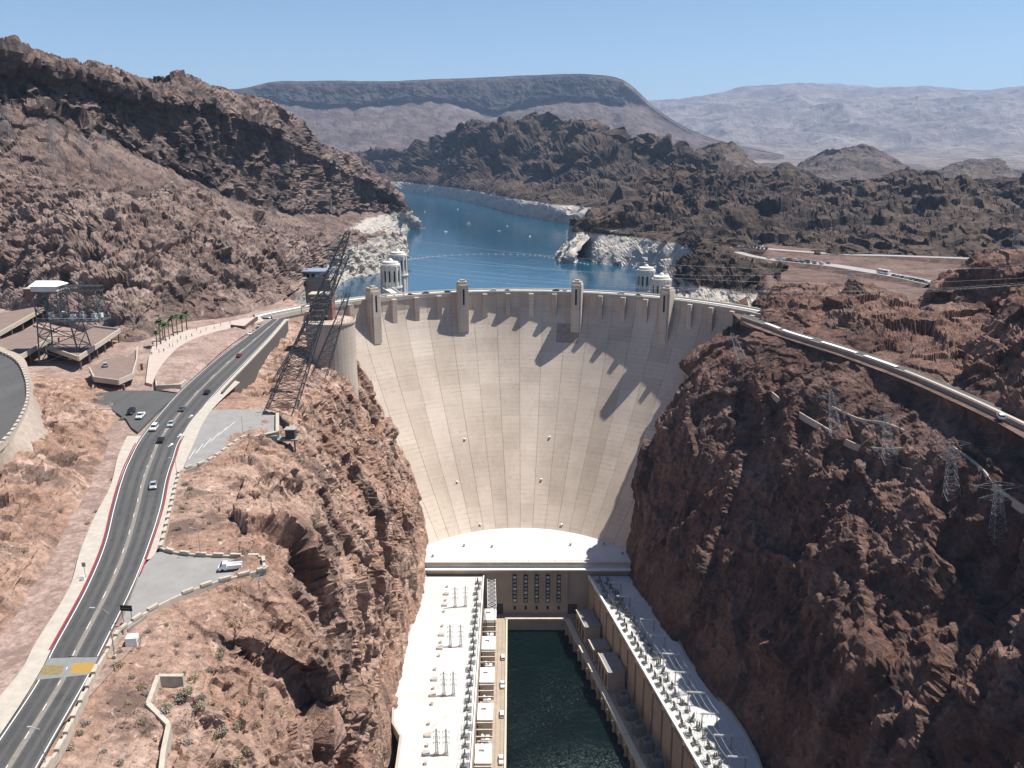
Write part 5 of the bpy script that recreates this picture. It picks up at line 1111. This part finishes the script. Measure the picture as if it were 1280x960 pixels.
for i in range(9):
    q, h = along(GR2, .76 + i * .027, 4.0); c_ = rc.choice(cols); place(rc.choice(('sedan', 'suv')), c_, q + Vector((0, 0, 1.02)), h + R(80), 'tiny car parked in the row nearest the red hill on the lower right road', 'cars parked at the near end of the lower right road')
q, h = along(GR2, .68, 2.2); bs = thing('bus', 'white bus parked on the lower right road', 'bus', q + Vector((0, 0, 1.02)), h - math.pi / 2)
b = MB(); b.box((0, 0, 1.75), (2.5, 11.5, 2.7)); b.build('body', PAINT['white'], bs, False); b = MB(); b.box((0, 0, 2.2), (2.54, 10.8, .9)); b.build('windows', glass, bs, False); b = MB(); b.box((0, 0, 3.16), (2.2, 11, .14)); b.build('roof', PAINT['white'], bs, False)
for y in (3.6, -3.6):
    for s in (-1, 1): b = MB(); b.bar((s * .95, y, .48), (s * 1.27, y, .48), .48, 12); b.build('wheel', tyre, bs, False)
p = pz(1258, 523); place('suv', 'white', (p[0] - 2, p[1], .02), -.3, 'white car driving on the right road near the right edge')
# garage cars
for i, (u, v, col) in enumerate(((6, 442, 'white'), (14, 437, 'silver'), (20, 432, 'grey'), (12, 448, 'black'), (27, 427, 'white'), (34, 422, 'grey'), (40, 419, 'silver'), (104, 420, 'white'), (112, 416, 'silver'), (88, 447, 'white'), (132, 458, 'silver'))):
    z_ = .1 if i != 10 else 3.01; p = pz(u, v, z_); place('sedan' if i % 2 else 'suv', col, (p[0], p[1], z_ if i == 10 else -.7), rc.uniform(.4, .7), 'silver car driving on the curved garage ramp' if i == 10 else '%s car parked at the garage, %s from the left edge' % (col, ORD[i]), 'cars parked at the garage' if i < 10 else None)
for i, y in enumerate((375, 352, 330, 300, 292)):
    place('pickup' if i % 2 else 'suv', 'white', (-4.6, y, DZ + .01), .02, 'white vehicle on the left river deck, %s from the dam' % ORD[i], 'white vehicles on the left river deck')
# ================================================================ boats and buoys
def make_boat():
    r = thing('boat', 'x', 'boat'); b = MB()
    b.add([(-1.1, -3, 0), (1.1, -3, 0), (1.2, 1, 0), (0, 3.6, .3), (-1.2, 1, 0), (-1.3, -3, 1), (1.3, -3, 1), (1.4, 1, 1.1), (0, 4, 1.4), (-1.4, 1, 1.1)], [(4, 3, 2, 1, 0), (5, 6, 7, 8, 9), (0, 1, 6, 5), (1, 2, 7, 6), (2, 3, 8, 7), (3, 4, 9, 8), (4, 0, 5, 9)]); b.build('hull', PAINT['white'], r, False)
    b = MB(); b.box((0, -.3, 1.6), (1.7, 2.2, 1.1)); b.build('cabin', PAINT['white'], r, False); b = MB(); b.box((0, .82, 1.7), (1.5, .1, .6)); b.build('windscreen', glass, r, False)
    return r
b0 = make_boat()
for i, (u, v, lab, s_) in enumerate(((531, 265, 'white boat on the lake beyond the left headland', .9), (522, 273, 'white boat on the lake closest to the left headland', .9), (572, 262, 'farthest small white boat on the lake', .8), (586, 280, 'largest white boat in the middle of the lake', 1.5), (557, 290, 'white boat nearest the dam left of the lake centre', .9), (634, 283, 'white boat close to the far right shore', .9), (624, 289, 'white boat between the lake centre and the right shore', .9), (662, 296, 'white boat nearest the right peninsula', 1.0))):
    o = b0 if i == 0 else copy_tree(b0); p = pz(u, v, LAKE); o.location = (p[0], p[1], LAKE - .2); o.rotation_euler.z = i * 1.3; o.scale = (s_ * 1.1,) * 3; tag(o, lab, 'boat', 'boats on the lake')
bl = crp(pzs([(508, 325), (540, 321), (600, 318), (660, 319), (700, 324), (736, 331)], LAKE), 70)
bu = thing('buoy_line', 'curved line of pale floats strung across the lake behind the dam', 'buoy line', bl[35]); b = MB(); b.tube([(x, y, z + .15) for x, y, z in bl], .18, 4); b.build('cable', conc_w2, bu)
fm = MB().lathe((0, 0, 0), [(.3, -.4), (.8, 0), (.7, .5), (.2, .8)], 8).mesh('float', plain('float_pale', (.6, .56, .5), .6))
for x, y, z in bl[::2]: o = bpy.data.objects.new('float', fm); COL.objects.link(o); o.parent = bu; o.location = (x - bl[35][0], y - bl[35][1], 0.1)
# ================================================================ roadside furniture
lp = pz(143, 818); lpo = thing('street_lamp', 'tall curved street lamp beside the road near the yellow patch', 'lamp', (lp[0], lp[1], -.6))
b = MB(); b.bar((0, 0, 0), (0, 0, 9), .11, 8, .07); b.build('pole', galv, lpo, False); b = MB(); b.tube([(0, 0, 9), (-.8, .1, 9.6), (-2.6, .3, 9.9)], .055, 6); b.build('arm', galv, lpo, False); b = MB(); b.box((-3.0, .34, 9.88), (.9, .3, .16)); b.build('lamp_head', PAINT['silver'], lpo, False); b = MB(); b.box((0, 0, .25), (.6, .6, .5)); b.build('base', conc, lpo, False)
for i, (u, v) in enumerate(((251, 696), (304, 546), (58, 960), (222, 602))):
    q = pz(u, v); o = thing('street_lamp', ('slim pole beside the dark parapet behind the white truck', 'slim pole at the corner of the upper parking lot', 'pole at the bottom left edge of the road', 'slim pole beside the sidewalk at the upper lot')[i], 'lamp', (q[0], q[1], -.3))
    b = MB(); b.bar((0, 0, 0), (0, 0, 7), .08, 6, .05); b.build('pole', galv, o, False); b = MB(); b.bar((0, 0, 7), (-1.4, .2, 7.3), .05); b.box((-1.6, .2, 7.28), (.6, .25, .12)); b.build('lamp_head', PAINT['silver'], o, False)
sp_ = pz(160, 778); sg = thing('sign_board', 'dark board sign on two posts beside the lower lot', 'sign', (sp_[0], sp_[1], -.1), -.1)
b = MB(); b.box((0, 0, 3.2), (2.4, .12, 1.2)); b.build('board', plain('sign_dark', (.03, .028, .028), .6), sg, False); b = MB(); b.box((0, -.09, 3.2), (2.0, .04, .08)); b.build('board_line', plain('sign_grey', (.2, .2, .2), .6), sg, False)
for s in (-1, 1): b = MB(); b.bar((s * .9, 0, 0), (s * .9, 0, 2.6), .06); b.build('post', steel_d, sg, False)
bp = pz(166, 805, -.8); bx_ = thing('utility_box', 'white equipment cabinet beside the parapet below the sign', 'cabinet', (bp[0], bp[1], -1.4), .15)
b = MB(); b.box((0, 0, 1.3), (2.0, 1.8, 2.0)); b.build('cabinet', PAINT['white'], bx_, False); b = MB(); b.box((0, 0, .15), (2.4, 2.2, .3)); b.build('plinth', conc, bx_, False)
b = MB(); [b.bar((1.3, -.7 + k * .45, .3), (1.3, -.7 + k * .45, 1.9), .05) for k in range(4)]; b.bar((1.3, -.75, 1.9), (1.3, .7, 1.9), .05); b.build('guard_rail', galv, bx_, False)
sp_ = pz(107, 722); s2 = thing('road_sign', 'small sign and white cabinet on the left sidewalk', 'sign', (sp_[0], sp_[1], .1)); b = MB(); b.bar((0, 0, 0), (0, 0, 3.2), .05); b.build('post', steel_d, s2, False); b = MB(); b.box((0, -.05, 3.0), (.8, .06, 1.0)); b.build('panel', plain('panel_grey', (.3, .28, .26), .6), s2, False); b = MB(); b.box((0.1, -1.2, .5), (.7, .6, 1.0)); b.build('cabinet', PAINT['white'], s2, False)
# ================================================================ people
def person_mat(n, shirt, pants, hair):
    t = NT('clothes_' + n); tc = t.n('ShaderNodeTexCoord'); sx = t.n('ShaderNodeSeparateXYZ'); t.l(tc.outputs['Object'], sx.inputs[0])
    return t.done(t.ramp(t.math('MULTIPLY', sx.outputs[2], .5), [(.0, pants), (.455, pants), (.46, shirt), (.72, shirt), (.725, (.42, .26, .19))]), .8)
def make_person(n, shirt, pants, hair, step):
    J = [((0, 0, .95), .14), ((0, 0, 1.15), .145), ((0, 0, 1.36), .15), ((0, 0, 1.48), .06), ((0, .01, 1.62), .105), ((0, .0, 1.74), .07),
         ((-.1, 0, .9), .1), ((-.11, step * .5, .5), .07), ((-.11, step, .07), .05), ((-.11, step + .14, .04), .04),
         ((.1, 0, .9), .1), ((.11, -step * .4, .5), .07), ((.11, -step, .07), .05), ((.11, -step + .14, .04), .04),
         ((-.2, 0, 1.4), .065), ((-.27, -.02, 1.12), .05), ((-.28, .1, .88), .04), ((.2, 0, 1.4), .065), ((.27, -.02, 1.12), .05), ((.28, .1, .88), .04)]
    E = [(0, 1), (1, 2), (2, 3), (3, 4), (4, 5), (0, 6), (6, 7), (7, 8), (8, 9), (0, 10), (10, 11), (11, 12), (12, 13), (2, 14), (14, 15), (15, 16), (2, 17), (17, 18), (18, 19)]
    me = bpy.data.meshes.new('person'); me.from_pydata([j[0] for j in J], E, []); me.materials.append(person_mat(n, shirt, pants, hair))
    o = bpy.data.objects.new('person', me); COL.objects.link(o); m = o.modifiers.new('skin', 'SKIN')
    for i, j in enumerate(J): me.skin_vertices[0].data[i].radius = (j[1], j[1])
    me.skin_vertices[0].data[0].use_root = True
    o.modifiers.new('sub', 'SUBSURF').levels = 1
    b = MB(); b.lathe((0, -.01, 1.6), [(.112, .02), (.12, .08), (.09, .15), (.03, .18)], 10); b.build('hair', plain('hair_' + n, hair, .8), o, False)
    return o
PP = [make_person('a', (.7, .7, .68), (.05, .06, .1), (.04, .025, .02), .18), make_person('b', (.06, .09, .25), (.3, .25, .2), (.1, .06, .03), .05), make_person('c', (.4, .05, .05), (.04, .04, .05), (.02, .02, .02), .25), make_person('d', (.04, .04, .045), (.12, .13, .16), (.2, .14, .08), .1)]
PC = ['white shirt', 'blue shirt', 'red shirt', 'dark clothes']; us_ = [1] * 4
for i, (u, v) in enumerate(((188, 443), (190, 444), (199, 441), (205, 440), (212, 434), (216, 433), (222, 428), (226, 424), (233, 424), (240, 421), (251, 417), (258, 413), (268, 411), (276, 408), (196, 436), (246, 413), (208, 428), (288, 405))):
    k = (i * 7 + i // 3) % 4; o = PP[k] if us_[k] else copy_tree(PP[k]); us_[k] = 0; p = pz(u, v, .4); o.location = tuple(p); o.rotation_euler.z = i * 1.1
    tag(o, 'person in %s on the visitor plaza, %s from the left' % (PC[k], (ORD + ['thirteenth', 'fourteenth', 'fifteenth', 'sixteenth', 'seventeenth', 'eighteenth'])[i]), 'person', 'visitors on the plaza')
# ================================================================ plants
leafm = plain('palm_leaf', (.05, .085, .03), .7, var=.3, scale=1); bark = plain('palm_bark', (.16, .12, .085), .95, var=.2, scale=2)
def make_palm(seed, h):
    rr = random.Random(seed); r = thing('palm_tree', 'x', 'palm'); b = MB(); pts = [(0, 0, 0), (.1, .05, h * .4), (.15, .1, h * .75), (.15, .1, h)]
    for (a, c), (r0, r1) in zip(zip(pts[:-1], pts[1:]), ((.34, .27), (.27, .24), (.24, .26))): b.bar(a, c, r0, 9, r1)
    b.build('trunk', bark, r, False); b = MB(); top = Vector(pts[-1])
    for k in range(26):
        a = k * 2.4; el = rr.uniform(-.5, 1.1); L = rr.uniform(1.7, 2.4); prev = top; d = Vector((math.cos(a) * math.cos(el), math.sin(a) * math.cos(el), math.sin(el)))
        for j in range(5):
            nx = prev + d * L / 5; sd_ = d.cross(Vector((0, 0, 1))).normalized() * (.5 * math.sin(math.pi * (j + 1) / 6) + .12)
            b.add([prev - sd_, nx - sd_ * .9, nx, prev], [(0, 1, 2, 3)]); b.add([prev, nx, nx + sd_ * .9 - Vector((0, 0, .1)), prev + sd_ - Vector((0, 0, .1))], [(0, 1, 2, 3)])
            prev = nx; d = (d - Vector((0, 0, .22))).normalized()
    b.build('crown', leafm, r, False); return r
pm = [make_palm(1, 8), make_palm(2, 10)]; f_ = [1, 1]
for i, (u, v) in enumerate(((196, 432), (201, 430), (207, 426), (212, 424), (217, 420), (222, 418), (228, 415), (204, 424), (234, 412))):
    k = i % 2; o = pm[k] if f_[k] else copy_tree(pm[k]); f_[k] = 0; p = pz(u, v, .4); o.location = tuple(p); o.rotation_euler.z = i; s_ = (.8, 1.1, .95, .7, 1.15, .9, 1.0, .75, 1.05)[i]; o.scale = (s_ * 1.1, s_ * 1.1, s_)
    tag(o, '%s palm from the left in the row on the plaza' % ORD[i], 'palm', 'palms on the visitor plaza')
shm = [plain('shrub_grey_green', (.24, .22, .18), .9, var=.3, scale=3), plain('shrub_olive', (.2, .18, .12), .9, var=.3, scale=3), plain('shrub_straw', (.28, .23, .14), .9, var=.25, scale=3)]
def make_shrub(seed, m):
    rr = random.Random(seed); r = thing('desert_shrub', 'x', 'shrub'); b = MB()
    for k in range(9): a = rr.uniform(0, 6.28); b.bar((0, 0, -.1), (.45 * math.cos(a), .45 * math.sin(a), rr.uniform(.3, .7)), .025, 3, .01)
    b.build('stems', bark, r, False)['kind'] = 'stuff'; b = MB()
    for k in range(260):
        d = Vector((rr.gauss(0, 1), rr.gauss(0, 1), rr.gauss(0, 1))).normalized(); q = d * (rr.random() ** .4) * (.75 + .25 * math.sin(3 * math.atan2(d.y, d.x) + seed)); c = Vector((q.x * .75, q.y * .75, .36 + q.z * .42))
        t1 = Vector((rr.gauss(0, 1), rr.gauss(0, 1), rr.gauss(0, 1))).normalized() * rr.uniform(.05, .11); t2 = t1.cross(Vector((rr.gauss(0, 1), rr.gauss(0, 1), 1))).normalized() * .05
        b.add([c - t1, c + t2, c + t1, c - t2], [(0, 1, 2, 3)])
    b.build('foliage', m, r, False)['kind'] = 'stuff'; return r
SHR = [make_shrub(k, shm[k % 3]) for k in range(6)]; sf = [1] * 6
SPOT = [(232, 606, 1.3), (238, 612, 1.1), (228, 636, 1.1), (222, 662, 1.2), (320, 563, 1.7), (148, 834, 1.3), (107, 905, .9), (100, 918, .9), (87, 936, 1), (227, 875, 1.3), (234, 868, 1.4), (243, 850, 1.2), (204, 892, 1.2), (210, 886, 1), (250, 884, 1.2), (252, 872, .9), (178, 904, 1), (176, 860, .8), (186, 868, 1), (165, 848, .8), (273, 920, 1.1), (281, 915, 1), (295, 910, 1.2), (296, 955, 1.3), (233, 930, 1.2), (310, 940, 1), (214, 935, .9), (185, 790, .8), (208, 782, .7), (240, 795, .7), (222, 806, .6), (275, 822, 1.3), (276, 812, 1), (262, 838, .7), (330, 866, 1), (352, 892, .9), (380, 862, .8), (306, 880, 1.1), (322, 905, 1), (150, 815, .7), (230, 842, .6), (200, 832, .6), (190, 820, .5), (214, 848, .7), (160, 880, .7), (130, 940, .7), (150, 955, .8), (122, 922, .6), (248, 820, .5), (268, 800, .6), (290, 780, .7), (160, 520, 1.5), (152, 525, 1.2), (142, 600, 1), (60, 600, .9), (100, 560, .9), (30, 690, 1.2), (75, 640, 1), (120, 640, .8), (110, 655, .8), (250, 640, .8), (262, 655, .8), (275, 675, .7), (300, 670, .7), (285, 640, .8), (240, 655, .6)]
for i, (u, v, s_) in enumerate(SPOT):
    q = hit(u, v)
    if q is None: continue
    k = i % 6; o = SHR[k] if sf[k] else copy_tree(SHR[k]); sf[k] = 0; o.location = q - Vector((0, 0, .08)); o.rotation_euler.z = i * 2.1; o.scale = (s_ * 1.6, s_ * 1.5, s_ * 1.3)
    kind = ('grey-green', 'olive', 'straw-coloured')[k % 3]; where = 'on the rocky hill left of the road' if u < 165 and v < 720 else 'on the near slope right of the road' if v > 770 else 'among the rocks below the parking lots'
    tag(o, 'small %s desert shrub %s' % (kind, where), 'shrub', '%s shrubs %s' % (kind, where))
# loose rubble on the near slope
rr = random.Random(21); b = MB()
for i in range(900):
    q = hit(rr.uniform(130, 420), rr.uniform(770, 960)) if i % 3 else hit(rr.uniform(225, 330), rr.uniform(590, 690))
    if q is None: continue
    s_ = .12 + .5 * rr.random() ** 5; vs = []
    for x, y, z in ((-1, -1, -.6), (1, -1, -.6), (1, 1, -.6), (-1, 1, -.6), (-.7, -.6, .7), (.6, -.7, .6), (.7, .6, .8), (-.6, .7, .5)): vs.append(q + Vector((x * s_ * rr.uniform(.6, 1.2), y * s_ * rr.uniform(.6, 1.2), z * s_ * rr.uniform(.6, 1.1))))
    b.add(vs, [(3, 2, 1, 0), (4, 5, 6, 7), (0, 1, 5, 4), (1, 2, 6, 5), (2, 3, 7, 6), (3, 0, 4, 7)])
o = b.build('rubble', rk_near); tag(o, 'loose stones scattered over the near slope', None, None, 'stuff')
